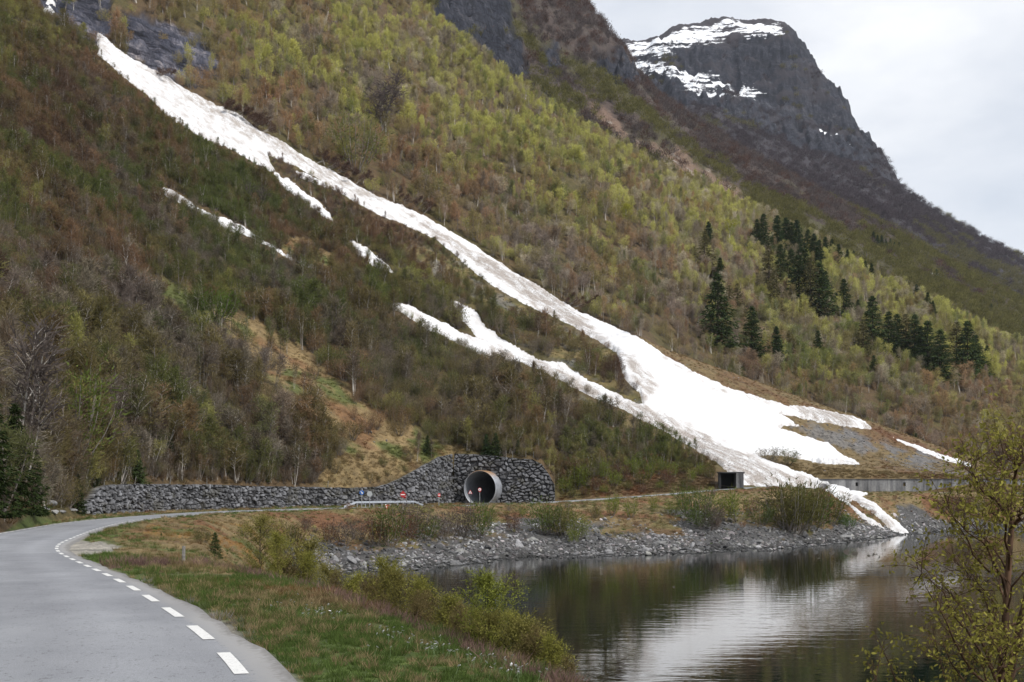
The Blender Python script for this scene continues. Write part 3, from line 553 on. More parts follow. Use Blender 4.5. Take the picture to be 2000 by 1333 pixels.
# ---- road and paint
def asphalt():
    m, n, l, o = new_mat('asphalt'); b = N(n, 'ShaderNodeBsdfPrincipled'); l.new(b.outputs[0], o.inputs[0]); b.inputs['Roughness'].default_value = .8
    a = pos_noise(n, l, 90, 3, rough=.7); c = pos_noise(n, l, .9, 5, rough=.6); e = pos_noise(n, l, 2.2, 6, sc=(1.4, .5, 1), rough=.75); w = pos_noise(n, l, 14, 4)
    c0 = ramp(n, l, c.outputs['Fac'], [(.3, (.175, .182, .198)), (.7, (.22, .227, .243))]); c1 = ramp(n, l, a.outputs['Fac'], [(.25, (.55, .55, .55)), (.5, (1, 1, 1)), (.75, (1.45, 1.45, 1.45))])
    k_ = mixc(n, l, 1.0, c0.outputs[0], c1.outputs[0], 'MULTIPLY')
    cr_ = ramp(n, l, e.outputs['Fac'], [(.48, (0, 0, 0)), (.5, (1, 1, 1)), (.52, (0, 0, 0))]); th = ramp(n, l, w.outputs['Fac'], [(.54, (0, 0, 0)), (.6, (1, 1, 1))])
    cf = mixc(n, l, 1.0, cr_.outputs[0], th.outputs[0], 'MULTIPLY'); k_ = mixc(n, l, cf, k_, (.06, .06, .065))
    E = N(n, 'ShaderNodeAttribute', attribute_name='edge'); ed = mth(n, l, 'ADD', E.outputs['Fac'], mth(n, l, 'MULTIPLY', mth(n, l, 'SUBTRACT', w.outputs['Fac'], .5), .35))
    er = ramp(n, l, ed, [(.0, (.15, .145, .14)), (.10, (.235, .232, .23)), (.26, (.215, .217, .225))]); k2 = mixc(n, l, mth(n, l, 'LESS_THAN', ed, .26), k_, er.outputs[0])
    k2 = mixc(n, l, 1.0, k2, c1.outputs[0], 'MULTIPLY') if False else k2
    wt = ramp(n, l, mth(n, l, 'ABSOLUTE', mth(n, l, 'SUBTRACT', E.outputs['Fac'], 1.15)), [(.0, (1.12, 1.12, 1.12)), (.6, (.95, .95, .955)), (1.0, (1, 1, 1))]); k2 = mixc(n, l, 1.0, k2, wt.outputs[0], 'MULTIPLY')
    pt = pos_noise(n, l, .28, 3, sc=(1, .4, 1)); ptr = ramp(n, l, pt.outputs['Fac'], [(.5, (1.03, 1.03, 1.03)), (.58, (.88, .88, .89))]); k2 = mixc(n, l, 1.0, k2, ptr.outputs[0], 'MULTIPLY')
    l.new(k2, b.inputs['Base Color']); bp = N(n, 'ShaderNodeBump'); bp.inputs['Strength'].default_value = .5; bp.inputs['Distance'].default_value = .006
    l.new(a.outputs['Fac'], bp.inputs['Height']); l.new(bp.outputs[0], b.inputs['Normal']); return m
nn = len(RR); cols = np.array([-.12, 0, .05, .12, .25, .5, .75, .95, 1.0]); 
V = []; E = []
jit = fbm(RS / .8, RS * 0, 3, 61) * .10
for c in cols:
    off = c * ROADW if 0 <= c <= 1 else c * ROADW * .2
    if c <= 0: off = off - .05 + jit
    if c >= .99: off = off + jit * .8
    p = RR[:, :2] + RN * (off[:, None] if hasattr(off, '__len__') else off)
    z = RR[:, 2] + .035 * (1 - (2 * c - 1) ** 2) + .004
    if c < 0: z = z - .10
    V.append(np.concatenate([p, z[:, None]], 1)); E.append(np.full(nn, max(0, min(c, 1 - c)) * ROADW))
V = np.stack(V, 1).reshape(-1, 3); E = np.stack(E, 1).reshape(-1)
o = obj('road', mesh('road', V, grid_faces(nn, len(cols))[:, ::-1], [asphalt()], smooth=True, attrs=dict(edge=E))); o['kind'] = 'structure'
def paint():
    m, n, l, o = new_mat('road_paint'); b = N(n, 'ShaderNodeBsdfPrincipled'); l.new(b.outputs[0], o.inputs[0]); b.inputs['Roughness'].default_value = .6
    a = pos_noise(n, l, 40, 4, rough=.7); c = ramp(n, l, a.outputs['Fac'], [(.32, (.3, .3, .3)), (.42, (.56, .56, .55)), (.7, (.68, .68, .67))]); l.new(c.outputs[0], b.inputs['Base Color']); return m
pm = MB()
def at_s(s, off, dz):
    i = np.interp(s, RS, np.arange(nn)); i0 = int(min(i, nn - 2)); f = i - i0
    p = RR[i0] * (1 - f) + RR[i0 + 1] * f; nrm = RN[i0] * (1 - f) + RN[i0 + 1] * f; q = off / ROADW
    return (p[0] + nrm[0] * off, p[1] + nrm[1] * off, p[2] + .035 * (1 - (2 * q - 1) ** 2) + .004 + dz)
s0 = RS[np.argmin(np.hypot(RR[:, 0] + 2.0, RR[:, 1] - 9.7))]
def dash(s, ln, off, w):
    for g0, g1 in ((0, ln / 2), (ln / 2, ln)):
        pm.add([at_s(s + g0, off, .006), at_s(s + g1, off, .006), at_s(s + g1, off + w, .006), at_s(s + g0, off + w, .006)], [(0, 1, 2, 3)])
for i in range(-4, 34):
    s = s0 + i * 2.32 - .5
    if s < 0 or s > RS[-1]: continue
    dash(s, 1.3, .25, .125 if i < 2 else .115)
    pass
for i in range(8, 52): dash(s0 + i * 2.32, 1.5, ROADW - .42, .12)
s = s0 + 34 * 2.32
while s < RS[-1] - 30:
    dash(s, 1.3, .27, .11); s += 2.32
o = pm.build('road_marking', paint()); o['kind'] = 'structure'

# ------------------------------------------------------------------ snow
def snow_mat():
    m, n, l, o = new_mat('old_snow'); b = N(n, 'ShaderNodeBsdfPrincipled'); l.new(b.outputs[0], o.inputs[0]); b.inputs['Roughness'].default_value = .75
    D = N(n, 'ShaderNodeAttribute', attribute_name='dirt')
    g = N(n, 'ShaderNodeNewGeometry'); mp_ = N(n, 'ShaderNodeMapping', vector_type='TEXTURE'); mp_.inputs['Rotation'].default_value = (0, 0, math.radians(-43)); mp_.inputs['Scale'].default_value = (7, 1, 1); l.new(g.outputs['Position'], mp_.inputs['Vector'])
    a = N(n, 'ShaderNodeTexNoise'); a.inputs['Scale'].default_value = .35; a.inputs['Detail'].default_value = 6; a.inputs['Roughness'].default_value = .65; l.new(mp_.outputs[0], a.inputs['Vector'])
    s = pos_noise(n, l, 3.2, 5, rough=.75); t = pos_noise(n, l, .12, 4)
    # thin wash of dust in streaks
    w = mth(n, l, 'MULTIPLY', mth(n, l, 'ADD', a.outputs['Fac'], -.38, True), D.outputs['Fac']); w = mth(n, l, 'MULTIPLY', w, 6.0, True)
    c = mixc(n, l, mth(n, l, 'MULTIPLY', w, .85), (.80, .81, .835), (.36, .31, .27))
    # twigs, needles and stones melted out of it
    sp = mth(n, l, 'ADD', s.outputs['Fac'], mth(n, l, 'MULTIPLY', D.outputs['Fac'], .17)); sp = mth(n, l, 'MULTIPLY', mth(n, l, 'SUBTRACT', sp, .665), 14, True)
    sp = mth(n, l, 'MULTIPLY', sp, mth(n, l, 'MULTIPLY', D.outputs['Fac'], 1.6, True))
    c = mixc(n, l, sp, c, (.11, .085, .065))
    l.new(c, b.inputs['Base Color'])
    bp = N(n, 'ShaderNodeBump'); bp.inputs['Strength'].default_value = .7; bp.inputs['Distance'].default_value = .7
    l.new(mth(n, l, 'ADD', s.outputs['Fac'], mth(n, l, 'MULTIPLY', a.outputs['Fac'], 1.2)), bp.inputs['Height']); l.new(bp.outputs[0], b.inputs['Normal']); return m
M_SNOW = snow_mat()
DIRTY = [[(1200, 775), (1260, 800), (1330, 838), (1400, 872), (1480, 905), (1560, 940), (1600, 955), (1470, 955), (1390, 910), (1320, 868), (1200, 800)], [(1560, 800), (1640, 808), (1710, 840), (1640, 840), (1560, 815)], [(790, 420), (880, 490), (960, 550), (1060, 610), (1130, 650), (1180, 668), (1120, 610), (1060, 565), (960, 510), (900, 480)],
         [(1640, 965), (1700, 990), (1740, 1030), (1690, 1010), (1650, 985)], [(960, 680), (1100, 730), (1200, 780), (1190, 795), (1080, 745), (960, 695)]]
LIGHTD = [[(200, 70), (330, 160), (500, 250), (640, 330), (800, 415), (700, 395), (560, 320), (430, 250), (300, 165)], [(430, 270), (560, 350), (560, 330), (480, 290)], [(900, 655), (1000, 700), (1200, 790), (1240, 800), (1000, 690)], [(1280, 700), (1400, 760), (1560, 805), (1400, 775)], [(1200, 690), (1260, 790), (1290, 770), (1240, 700)]]
SNOWSDF = np.full(GD.shape, -99.0)
def snow_obj(name, poly, k0, k1, T, soft, label, wob=2.0, dirt0=.30):
    a, b = np.searchsorted(GK, k0), np.searchsorted(GK, k1); P = np.array(poly); x0, y0 = P.min(0) - 14; x1, y1 = P.max(0) + 14
    ca, cb = np.searchsorted(PXC, x0), np.searchsorted(PXC, x1)
    px = GPX[a:b, ca:cb]; py = GPY0[a:b, ca:cb]
    s = np.full(px.shape, -99.0); m = (py > y0) & (py < y1)
    s[m] = polysdf(px[m], py[m], poly) + (fbm(px[m] * .06, py[m] * .06, 4, 71) + .6 * fbm(px[m] * .3, py[m] * .3, 2, 72)) * wob
    SNOWSDF[a:b, ca:cb] = np.maximum(SNOWSDF[a:b, ca:cb], s)
    th = T * np.clip(s / soft, -1.2, 1) ; th = np.where(th > 0, T * (1 - (1 - np.clip(s / soft, 0, 1)) ** 2), th)
    x = GX[a:b, ca:cb]; y = GD[a:b, ca:cb]; z = GZZ[a:b, ca:cb] + th + (.18 * fbm(x / 6, y / 6, 3, 73) + .5 * fbm(x / 22, y / 22, 3, 77)) * np.clip(s / 12, 0, 1) + .05 * fbm(x / 1.6, y / 1.6, 3, 74) * np.clip(s / 3, 0, 1)
    gk = GKK[a:b, ca:cb]; z = z - th * .4 * sstep(kz('toe') + .2, kz('rd') - .3, gk)
    sh_ = 1.7 * np.clip(s / 4, 0, 1) * sstep(kz('toe') - .7, kz('toe') - .1, gk) * sstep(kz('top') + .9, kz('top') + .1, gk) * sstep(1550, 1580, px); kf = (y - sh_) / y; x, y, z = x * kf, y * kf, z + .5 * sh_ / 1.7   # the drift lies against and over the gallery wall
    f = grid_faces(b - a, cb - ca); keep = (s.reshape(-1)[f] > -3.0).any(1); f = f[keep]
    used = np.unique(f); rm = -np.ones(s.size, int); rm[used] = np.arange(len(used))
    V = np.stack([x, y, z], -1).reshape(-1, 3)[used]
    d = np.clip(dirt0 * sstep(1350, 900, px) + .10 + .25 * fbm(x / 14, y / 14, 3, 78), 0, 1)
    for pl in DIRTY:
        m2 = s > -5; q = np.zeros(s.shape); q[m2] = sstep(-14, 10, polysdf(px[m2], py[m2], pl) + 8 * fbm(px[m2] * .04, py[m2] * .04, 3, 75)); d = np.maximum(d, q)
    for pl in LIGHTD:
        m2 = s > -5; q = np.zeros(s.shape); q[m2] = sstep(-12, 10, polysdf(px[m2], py[m2], pl) + 8 * fbm(px[m2] * .04, py[m2] * .04, 3, 76)) * .8; d = np.maximum(d, q)
    d = np.maximum(d, .5 * sstep(5, 1, s))
    me = mesh(name, V, rm[f], [M_SNOW], smooth=True, attrs=dict(dirt=d.reshape(-1)[used]))
    return props(obj(name, me), label, 'snow', None, 'stuff')
snow_obj('avalanche_snow', SNOW_MAIN[0], kz('shore') - .1, kz('L7'), 1.1, 5, 'long white tongue of old avalanche snow running down the gully, over the road and into the lake', 2.2)
SL = dict(b='thin strip of snow splitting off below the reddish wedge of shrubs', b2='small sliver of snow inside the reddish wedge of shrubs', c='narrow broken line of snow among green shrubs high on the left slope', d='short snow strip half hidden behind green shrubs beside the dark stump',
          e='grey-white snow patch seen through shrubs just above the lower tongue', f='thin dirty snow streak on the scree fan near the concrete wall', g='round pale snow spot on the rock ledges at the top left corner', h='snow scrap at the upper edge of the rock ledges', i='small snow patch below the dark wooded ridge at far right')
for k_, pl in SNOW_SMALL.items():
    kk = (kz('L7b'), kz('MC')) if k_ == 'i' else (kz('top'), kz('L7b'))
    snow_obj('snow_patch', pl, kk[0], kk[1], {'i': 1.5}.get(k_, .45), 3.5 if k_ != 'i' else 2.5, SL[k_], 5.0 if k_ in ('b', 'c', 'd') else 3.0 if k_ == 'e' else 1.5, .35 if k_ in 'fg' else .15)

# ------------------------------------------------------------------ plants: materials and patterns
def leafy_mat(name, rough=.8, transl=.42, dark=.0):
    m, n, l, o = new_mat(name); A = N(n, 'ShaderNodeAttribute', attribute_name='tint', attribute_type='INSTANCER'); V_ = N(n, 'ShaderNodeAttribute', attribute_name='var')
    g = N(n, 'ShaderNodeMapRange'); l.new(V_.outputs['Fac'], g.inputs[0]); g.inputs[3].default_value = .7; g.inputs[4].default_value = 1.32
    v = N(n, 'ShaderNodeVectorMath', operation='SCALE'); l.new(A.outputs['Color'], v.inputs[0]); l.new(g.outputs[0], v.inputs['Scale'])
    d = N(n, 'ShaderNodeBsdfDiffuse'); t = N(n, 'ShaderNodeBsdfTranslucent'); l.new(v.outputs[0], d.inputs[0]); l.new(v.outputs[0], t.inputs[0])
    mx_ = N(n, 'ShaderNodeMixShader'); mx_.inputs[0].default_value = transl; l.new(d.outputs[0], mx_.inputs[1]); l.new(t.outputs[0], mx_.inputs[2]); l.new(mx_.outputs[0], o.inputs[0]); return m
M_LEAF = leafy_mat('twigs_and_buds')
M_NEEDLE = leafy_mat('spruce_needles', transl=.08)
def bark_mat(name, c1, c2, sc=3):
    m, n, l, o = new_mat(name); b = N(n, 'ShaderNodeBsdfDiffuse'); t = pos_noise(n, l, sc, 3, sc=(1, 1, .4)); r = ramp(n, l, t.outputs['Fac'], [(.35, c1), (.65, c2)]); l.new(r.outputs[0], b.inputs[0]); l.new(b.outputs[0], o.inputs[0]); return m
M_BARKP = bark_mat('birch_bark', (.30, .27, .24), (.52, .49, .45), .8); M_BARKG = bark_mat('grey_bark', (.10, .088, .078), (.24, .215, .195), .7); M_BARKD = bark_mat('dark_bark', (.035, .028, .022), (.08, .065, .05), 1.5)

def tubes(paths, n=3):
    """list of (points, radii) -> verts, quads"""
    vs, fs, k = [], [], 0
    th = np.linspace(0, 2 * np.pi, n, endpoint=False); cs, sn = np.cos(th), np.sin(th)
    for P, r in paths:
        P = np.asarray(P, float); m = len(P); r = np.broadcast_to(r, (m,))
        t = np.gradient(P, axis=0); t /= np.linalg.norm(t, axis=1)[:, None] + 1e-9
        a = np.where(np.abs(t[:, 2:3]) < .9, np.array([[0, 0, 1.]]), np.array([[1., 0, 0]])); x = np.cross(t, a); x /= np.linalg.norm(x, axis=1)[:, None] + 1e-9; y = np.cross(t, x)
        v = P[:, None, :] + r[:, None, None] * (cs[None, :, None] * x[:, None, :] + sn[None, :, None] * y[:, None, :]); vs.append(v.reshape(-1, 3))
        i = np.arange(m - 1)[:, None] * n; j = np.arange(n)[None, :]; jn = (j + 1) % n
        fs.append(np.stack([i + j, i + jn, i + n + jn, i + n + j], -1).reshape(-1, 4) + k); k += m * n
    return np.concatenate(vs), np.concatenate(fs)
def slivers(C, D, L, W, rg):
    """thin triangles at C along D"""
    n = len(C); D = D / (np.linalg.norm(D, axis=1)[:, None] + 1e-9); q = rg.normal(size=(n, 3)); w = np.cross(D, q); w /= np.linalg.norm(w, axis=1)[:, None] + 1e-9
    L = np.broadcast_to(L, (n,))[:, None]; W = np.broadcast_to(W, (n,))[:, None]
    v = np.stack([C - w * W, C + w * W, C + D * L], 1).reshape(-1, 3); return v, np.arange(n * 3).reshape(-1, 3), np.repeat(rg.random(n), 3)
def quads(C, S, rg, up=0.0):
    n = len(C); a = rg.normal(size=(n, 3)); a /= np.linalg.norm(a, axis=1)[:, None]; q = rg.normal(size=(n, 3)); q[:, 2] += up; b = np.cross(a, q); b /= np.linalg.norm(b, axis=1)[:, None] + 1e-9
    S = np.broadcast_to(S, (n,))[:, None]
    v = np.stack([C - a * S, C + b * S * .55, C + a * S, C - b * S * .55], 1).reshape(-1, 3); return v, np.arange(n * 4).reshape(-1, 4), np.repeat(rg.random(n), 4)
def stem(p0, p1, bend, m=5):
    t = np.linspace(0, 1, m)[:, None]; p0 = np.asarray(p0, float); p1 = np.asarray(p1, float); return p0 + (p1 - p0) * t + np.asarray(bend) * (4 * t * (1 - t)) * .5
def combine(parts):
    V, Fs, A, k = [], [], [], 0
    for v, f, a in parts: V.append(v); Fs.append(f + k); A.append(a if a is not None else np.full(len(v), .5)); k += len(v)
    return np.concatenate(V), Fs, np.concatenate(A)
def make_bush(seed, spread=.42, ns=10, nt=560, tl=.13, tw=.008, leaf=0.0, nl=0, lean=.0):
    rg = np.random.default_rng(seed); paths = []; C = []; D = []
    for i in range(ns):
        a = rg.random() * 6.283; r = spread * (.25 + .75 * rg.random() ** .6); h = (1 - .35 * (r / spread) ** 2) * (.82 + .2 * rg.random())
        p0 = np.array((math.cos(a) * .05, math.sin(a) * .05, -.04)); p1 = np.array((math.cos(a) * r + lean * h, math.sin(a) * r, h)); b = np.array((math.cos(a), math.sin(a), -.3)) * r * .35
        P = stem(p0, p1, b, 5); paths.append((P, np.linspace(.009, .002, 5)))
        m = nt // ns; t = .25 + .75 * rg.random(m) ** .8; q = np.stack([np.interp(t, np.linspace(0, 1, 5), P[:, k]) for k in range(3)], 1)
        off = rg.normal(size=(m, 3)) * np.array((.055, .055, .05)) * (.5 + t[:, None]); C.append(q + off); D.append((p1 - p0) * .6 + off * 9 + rg.normal(size=(m, 3)) * .28 + np.array((0, 0, .35)))
    tv, tf = tubes(paths, 3); C = np.concatenate(C); D = np.concatenate(D)
    cr = [slivers(C, D, tl * (.6 + .8 * rg.random(len(C))), tw, rg)]
    if nl: k = rg.integers(0, len(C), nl); cr.append(quads(C[k] + rg.normal(size=(nl, 3)) * .03, leaf, rg))
    return (tv, tf), combine(cr)
def make_birch(seed, nt=760, crown=.2, trunks=1, base=.3, nl=260, leaf=.011, r0=.017, tw=.0065, tl=.085):
    rg = np.random.default_rng(seed); paths = []; C = []; D = []
    for k in range(trunks):
        lean = rg.normal(size=2) * (.04 + .06 * (trunks > 1)); top = np.array((lean[0], lean[1], 1 - .12 * k * rg.random())); P = stem((.02 * k, 0, -.03), top, (*(rg.normal(size=2) * .04), 0), 7); paths.append((P, np.linspace(r0 * (1 - .2 * k), .0018, 7)))
        nb = 20 // trunks + 4
        for i in range(nb):
            t = base + (1 - base) * (i + rg.random()) / nb; p = np.array([np.interp(t, np.linspace(0, 1, 7), P[:, j]) for j in range(3)]); a = rg.random() * 6.283
            prof = math.sin(math.pi * min(1, (t - base * .8) / (1 - base * .8)) ** .75) * .9 + .12
            L = crown * prof * (.7 + .5 * rg.random()); e = p + np.array((math.cos(a) * L, math.sin(a) * L, L * (.75 + .5 * rg.random()))); B = stem(p, e, (0, 0, L * .1), 4); paths.append((B, np.linspace(.0042, .001, 4)))
            m = nt // (nb * trunks); tt = .15 + .85 * rg.random(m); q = np.stack([np.interp(tt, np.linspace(0, 1, 4), B[:, j]) for j in range(3)], 1)
            off = rg.normal(size=(m, 3)) * .028 * (.5 + tt[:, None]); C.append(q + off); D.append((e - p) / L * .5 + off * 14 + rg.normal(size=(m, 3)) * .4 + (0, 0, .1))
    tv, tf = tubes(paths, 3); C = np.concatenate(C); D = np.concatenate(D); cr = [slivers(C, D, tl * (.5 + .9 * rg.random(len(C))), tw, rg)]
    if nl: k = rg.integers(0, len(C), nl); cr.append(quads(C[k] + rg.normal(size=(nl, 3)) * .015, leaf, rg))
    return (tv, tf), combine(cr)
def make_spruce(seed, w=.2, lv=30, nb=11, per=11, sparse=0.0):
    rg = np.random.default_rng(seed); C = []; D = []; Ls = []; Ws = []
    for i in range(lv):
        t = (i + rg.random() * .6) / lv; z = .04 + .95 * t; r = w * (1 - t) ** .82 * (.75 + .45 * rg.random()) + .006
        for j in range(nb):
            if rg.random() < sparse: continue
            a = rg.random() * 6.283; rr_ = r * (.65 + .5 * rg.random()); u = rg.random(per) ** .7
            p = np.stack([np.cos(a) * rr_ * u, np.sin(a) * rr_ * u, z - rr_ * u * .28 + rr_ * .25 * u * u], 1) + rg.normal(size=(per, 3)) * .009; C.append(p)
            D.append(np.stack([np.full(per, np.cos(a)), np.full(per, np.sin(a)), np.full(per, -.55)], 1) + rg.normal(size=(per, 3)) * .45); Ls.append(np.full(per, .055) * (.5 + .6 * rg.random(per)) * (1.15 - t * .6)); Ws.append(np.full(per, .0085) * (1.1 - .6 * t))
    tv, tf = tubes([(np.array([(0, 0, -.03), (0, 0, .5), (0, 0, 1.0)]), np.array((.014, .008, .001)))], 5)
    return (tv, tf), combine([slivers(np.concatenate(C), np.concatenate(D), np.concatenate(Ls), np.concatenate(Ws), rg)])
def make_far(seed, n=110, w=.32):
    rg = np.random.default_rng(seed); C = rg.normal(size=(n, 3)) * np.array((w * .5, w * .5, .2)) + (0, 0, .6); C[:, 2] = C[:, 2].clip(.12, 1)
    D = C * np.array((1, 1, .3)) + rg.normal(size=(n, 3)) * .12 + (0, 0, .25); tv, tf = tubes([(np.array([(0, 0, -.05), (0, 0, .8)]), np.array((.016, .004)))], 3)
    return (tv, tf), combine([slivers(C, D, .2, .022, rg)])
PROTO = {}
def proto(kind, gen, bark, leafm):
    (tv, tf), (cv, cf, ca) = gen
    tm = mesh(kind + '_trunk', tv, tf, [bark], smooth=True); cm = mesh(kind + '_crown', cv, cf, [leafm], attrs=dict(var=ca))
    jm = mesh(kind, np.concatenate([tv, cv]), [tf] + [f + len(tv) for f in cf], [bark, leafm], mi=[0] * len(tf) + [1] * sum(len(f) for f in cf), attrs=dict(var=np.concatenate([np.full(len(tv), .5), ca])))
    PROTO.setdefault(kind, []).append((tm, cm, jm))
for i in range(5): proto('bush', make_bush(100 + i, spread=.34 + .05 * (i % 3), ns=9 + i, nt=600, nl=90, leaf=.014), M_BARKG, M_LEAF)
for i in range(4): proto('birch', make_birch(200 + i, crown=.17 + .03 * (i % 2), trunks=1 + (i % 3), base=.35), [M_BARKP, M_BARKG][i % 2], M_LEAF)
for i in range(3): proto('thicket', make_birch(250 + i, crown=.13, trunks=3, base=.45, nt=600, nl=60, r0=.009), M_BARKP if i != 1 else M_BARKG, M_LEAF)
for i in range(3): proto('round', make_bush(300 + i, spread=.45, ns=16, nt=900, tl=.075, tw=.009, leaf=.016, nl=420), M_BARKG, M_LEAF)
for i in range(3): proto('spruce', make_spruce(400 + i, w=.17 + .03 * i, sparse=[0, .1, .35][i]), M_BARKD, M_NEEDLE)
for i in range(3): proto('far', make_far(500 + i), M_BARKG, M_LEAF)
KINDS_ = list(PROTO)
LIB = bpy.data.collections.new('plant_patterns'); PID = {}
cnt = 0
for k_ in KINDS_:
    for j, (_, _, jm) in enumerate(PROTO[k_]):
        o = bpy.data.objects.new('%03d_pattern' % cnt, jm); LIB.objects.link(o); PID[(k_, j)] = cnt; cnt += 1
ROCKLIB0 = cnt
def make_rock(seed, flatn=.6):
    rg = np.random.default_rng(seed); import bmesh
    bm = bmesh.new(); bmesh.ops.create_icosphere(bm, subdivisions=3, radius=.5); v = np.array([p.co[:] for p in bm.verts]); f = np.array([[q.index for q in p.verts] for p in bm.faces]); bm.free()
    for _ in range(9):                                                # cleave flat faces
        d = rg.normal(size=3); d /= np.linalg.norm(d); c = .28 + .14 * rg.random(); h_ = v @ d; v = v - np.where(h_ > c, h_ - c, 0)[:, None] * d * .92
    v = v * np.array((1, .75 + .3 * rg.random(), flatn + .25 * rg.random())); v = v + (fbm(v[:, 0] * 6 + seed, v[:, 1] * 6 + v[:, 2] * 5, 3, seed) * .035)[:, None] * v / .5
    return v, f
def rock_mat():
    m, n, l, o = new_mat('shore_rock'); b = N(n, 'ShaderNodeBsdfPrincipled'); l.new(b.outputs[0], o.inputs[0]); b.inputs['Roughness'].default_value = .85
    A = N(n, 'ShaderNodeAttribute', attribute_name='tint', attribute_type='INSTANCER'); a = pos_noise(n, l, 2.5, 6, rough=.7); r = ramp(n, l, a.outputs['Fac'], [(.3, (.5, .5, .52)), (.5, (1, 1, 1)), (.72, (1.5, 1.45, 1.4))])
    c = mixc(n, l, 1.0, A.outputs['Color'], r.outputs[0], 'MULTIPLY')
    g = N(n, 'ShaderNodeNewGeometry'); sx = N(n, 'ShaderNodeSeparateXYZ'); l.new(g.outputs['Position'], sx.inputs[0]); wz = mth(n, l, 'MULTIPLY', mth(n, l, 'SUBTRACT', .22, sx.outputs[2]), 6, True)
    c = mixc(n, l, wz, c, (.025, .025, .025)); l.new(c, b.inputs['Base Color'])
    bp = N(n, 'ShaderNodeBump'); bp.inputs['Distance'].default_value = .06; l.new(a.outputs['Fac'], bp.inputs['Height']); l.new(bp.outputs[0], b.inputs['Normal']); return m
M_ROCK = rock_mat(); ROCKS = []
for i in range(6):
    v, f = make_rock(600 + i); me = mesh('boulder', v, f, [M_ROCK]); ROCKS.append(me); o = bpy.data.objects.new('%03d_pattern' % cnt, me); LIB.objects.link(o); PID[('rock', i)] = cnt; cnt += 1

# grass tufts and small flowers
def tuft(seed, n=46, h=1.0, w=.03, sp=.5):
    rg = np.random.default_rng(seed); a = rg.random(n) * 6.283; r = rg.random(n) ** .5 * sp; C = np.stack([np.cos(a) * r, np.sin(a) * r, np.zeros(n) - .05], 1); D = np.stack([np.cos(a) * r * .8, np.sin(a) * r * .8, np.ones(n)], 1) + rg.normal(size=(n, 3)) * .3
    return slivers(C, D, h * (.4 + .7 * rg.random(n)), w, rg)
for i in range(4):
    v, f, a = tuft(700 + i); me = mesh('tuft', v, f, [M_LEAF], attrs=dict(var=a)); o = bpy.data.objects.new('%03d_pattern' % cnt, me); LIB.objects.link(o); PID[('tuft', i)] = cnt; cnt += 1
M_PETAL = simple('white_petals', (.75, .73, .76), .7); M_STALK = simple('green_stalk', (.06, .1, .03), .7)
def flower(seed):
    rg = np.random.default_rng(seed); vs = []; fs = []; k = 0; mi = []
    v, f = tubes([(np.array([(0, 0, 0), (.02, 0, .1)]), .002)], 3); vs.append(v); fs.append(f); mi += [1] * len(f); k += len(v)
    th = rg.random() * 6; c = np.array((.02, 0, .1)); tl_ = rg.normal(size=2) * .3; pet = []
    for j in range(6):
        a = th + j * 1.047; d = np.array((math.cos(a), math.sin(a), .25 + tl_[0] * math.cos(a) + tl_[1] * math.sin(a))) * .02; s = np.array((-math.sin(a), math.cos(a), 0)) * .008
        pet.append(np.array([c, c + d * .6 + s, c + d, c + d * .6 - s]))
    vs.append(np.concatenate(pet)); fs.append(np.arange(24).reshape(-1, 4) + k); mi += [0] * 6
    return mesh('flower', np.concatenate(vs), fs, [M_PETAL, M_STALK], mi=mi)
for i in range(2): o = bpy.data.objects.new('%03d_pattern' % cnt, flower(720 + i)); LIB.objects.link(o); PID[('flower', i)] = cnt; cnt += 1

# a stuff object: points that carry the patterns
GN = bpy.data.node_groups.new('spread_patterns', 'GeometryNodeTree')
GN.interface.new_socket('Geometry', in_out='INPUT', socket_type='NodeSocketGeometry'); GN.interface.new_socket('Geometry', in_out='OUTPUT', socket_type='NodeSocketGeometry')
gi = GN.nodes.new('NodeGroupInput'); go = GN.nodes.new('NodeGroupOutput'); ip = GN.nodes.new('GeometryNodeInstanceOnPoints'); ci = GN.nodes.new('GeometryNodeCollectionInfo')
ci.inputs['Collection'].default_value = LIB; ci.inputs['Separate Children'].default_value = True; ci.inputs['Reset Children'].default_value = True
ip.inputs['Pick Instance'].default_value = True
def na(nm, ty):
    q = GN.nodes.new('GeometryNodeInputNamedAttribute'); q.data_type = ty; q.inputs['Name'].default_value = nm; return q.outputs['Attribute']
GN.links.new(gi.outputs[0], ip.inputs['Points']); GN.links.new(ci.outputs[0], ip.inputs['Instance']); GN.links.new(na('pid', 'INT'), ip.inputs['Instance Index'])
GN.links.new(na('rot', 'FLOAT_VECTOR'), ip.inputs['Rotation']); GN.links.new(na('scl', 'FLOAT_VECTOR'), ip.inputs['Scale']); GN.links.new(ip.outputs[0], go.inputs[0])
def spread(name, P, pid, rot, scl, tint, label, cat):
    me = bpy.data.meshes.new(name); n = len(P); me.vertices.add(n); me.vertices.foreach_set('co', np.asarray(P, np.float32).ravel())
    a = me.attributes.new('pid', 'INT', 'POINT'); a.data.foreach_set('value', np.asarray(pid, np.int32))
    for k_, q in (('rot', rot), ('scl', scl), ('tint', tint)):
        a = me.attributes.new(k_, 'FLOAT_VECTOR', 'POINT'); a.data.foreach_set('vector', np.asarray(q, np.float32).ravel())
    me.materials.append(M_LEAF); o = obj(name, me); md = o.modifiers.new('spread', 'NODES'); md.node_group = GN
    return props(o, label, cat, None, 'stuff')

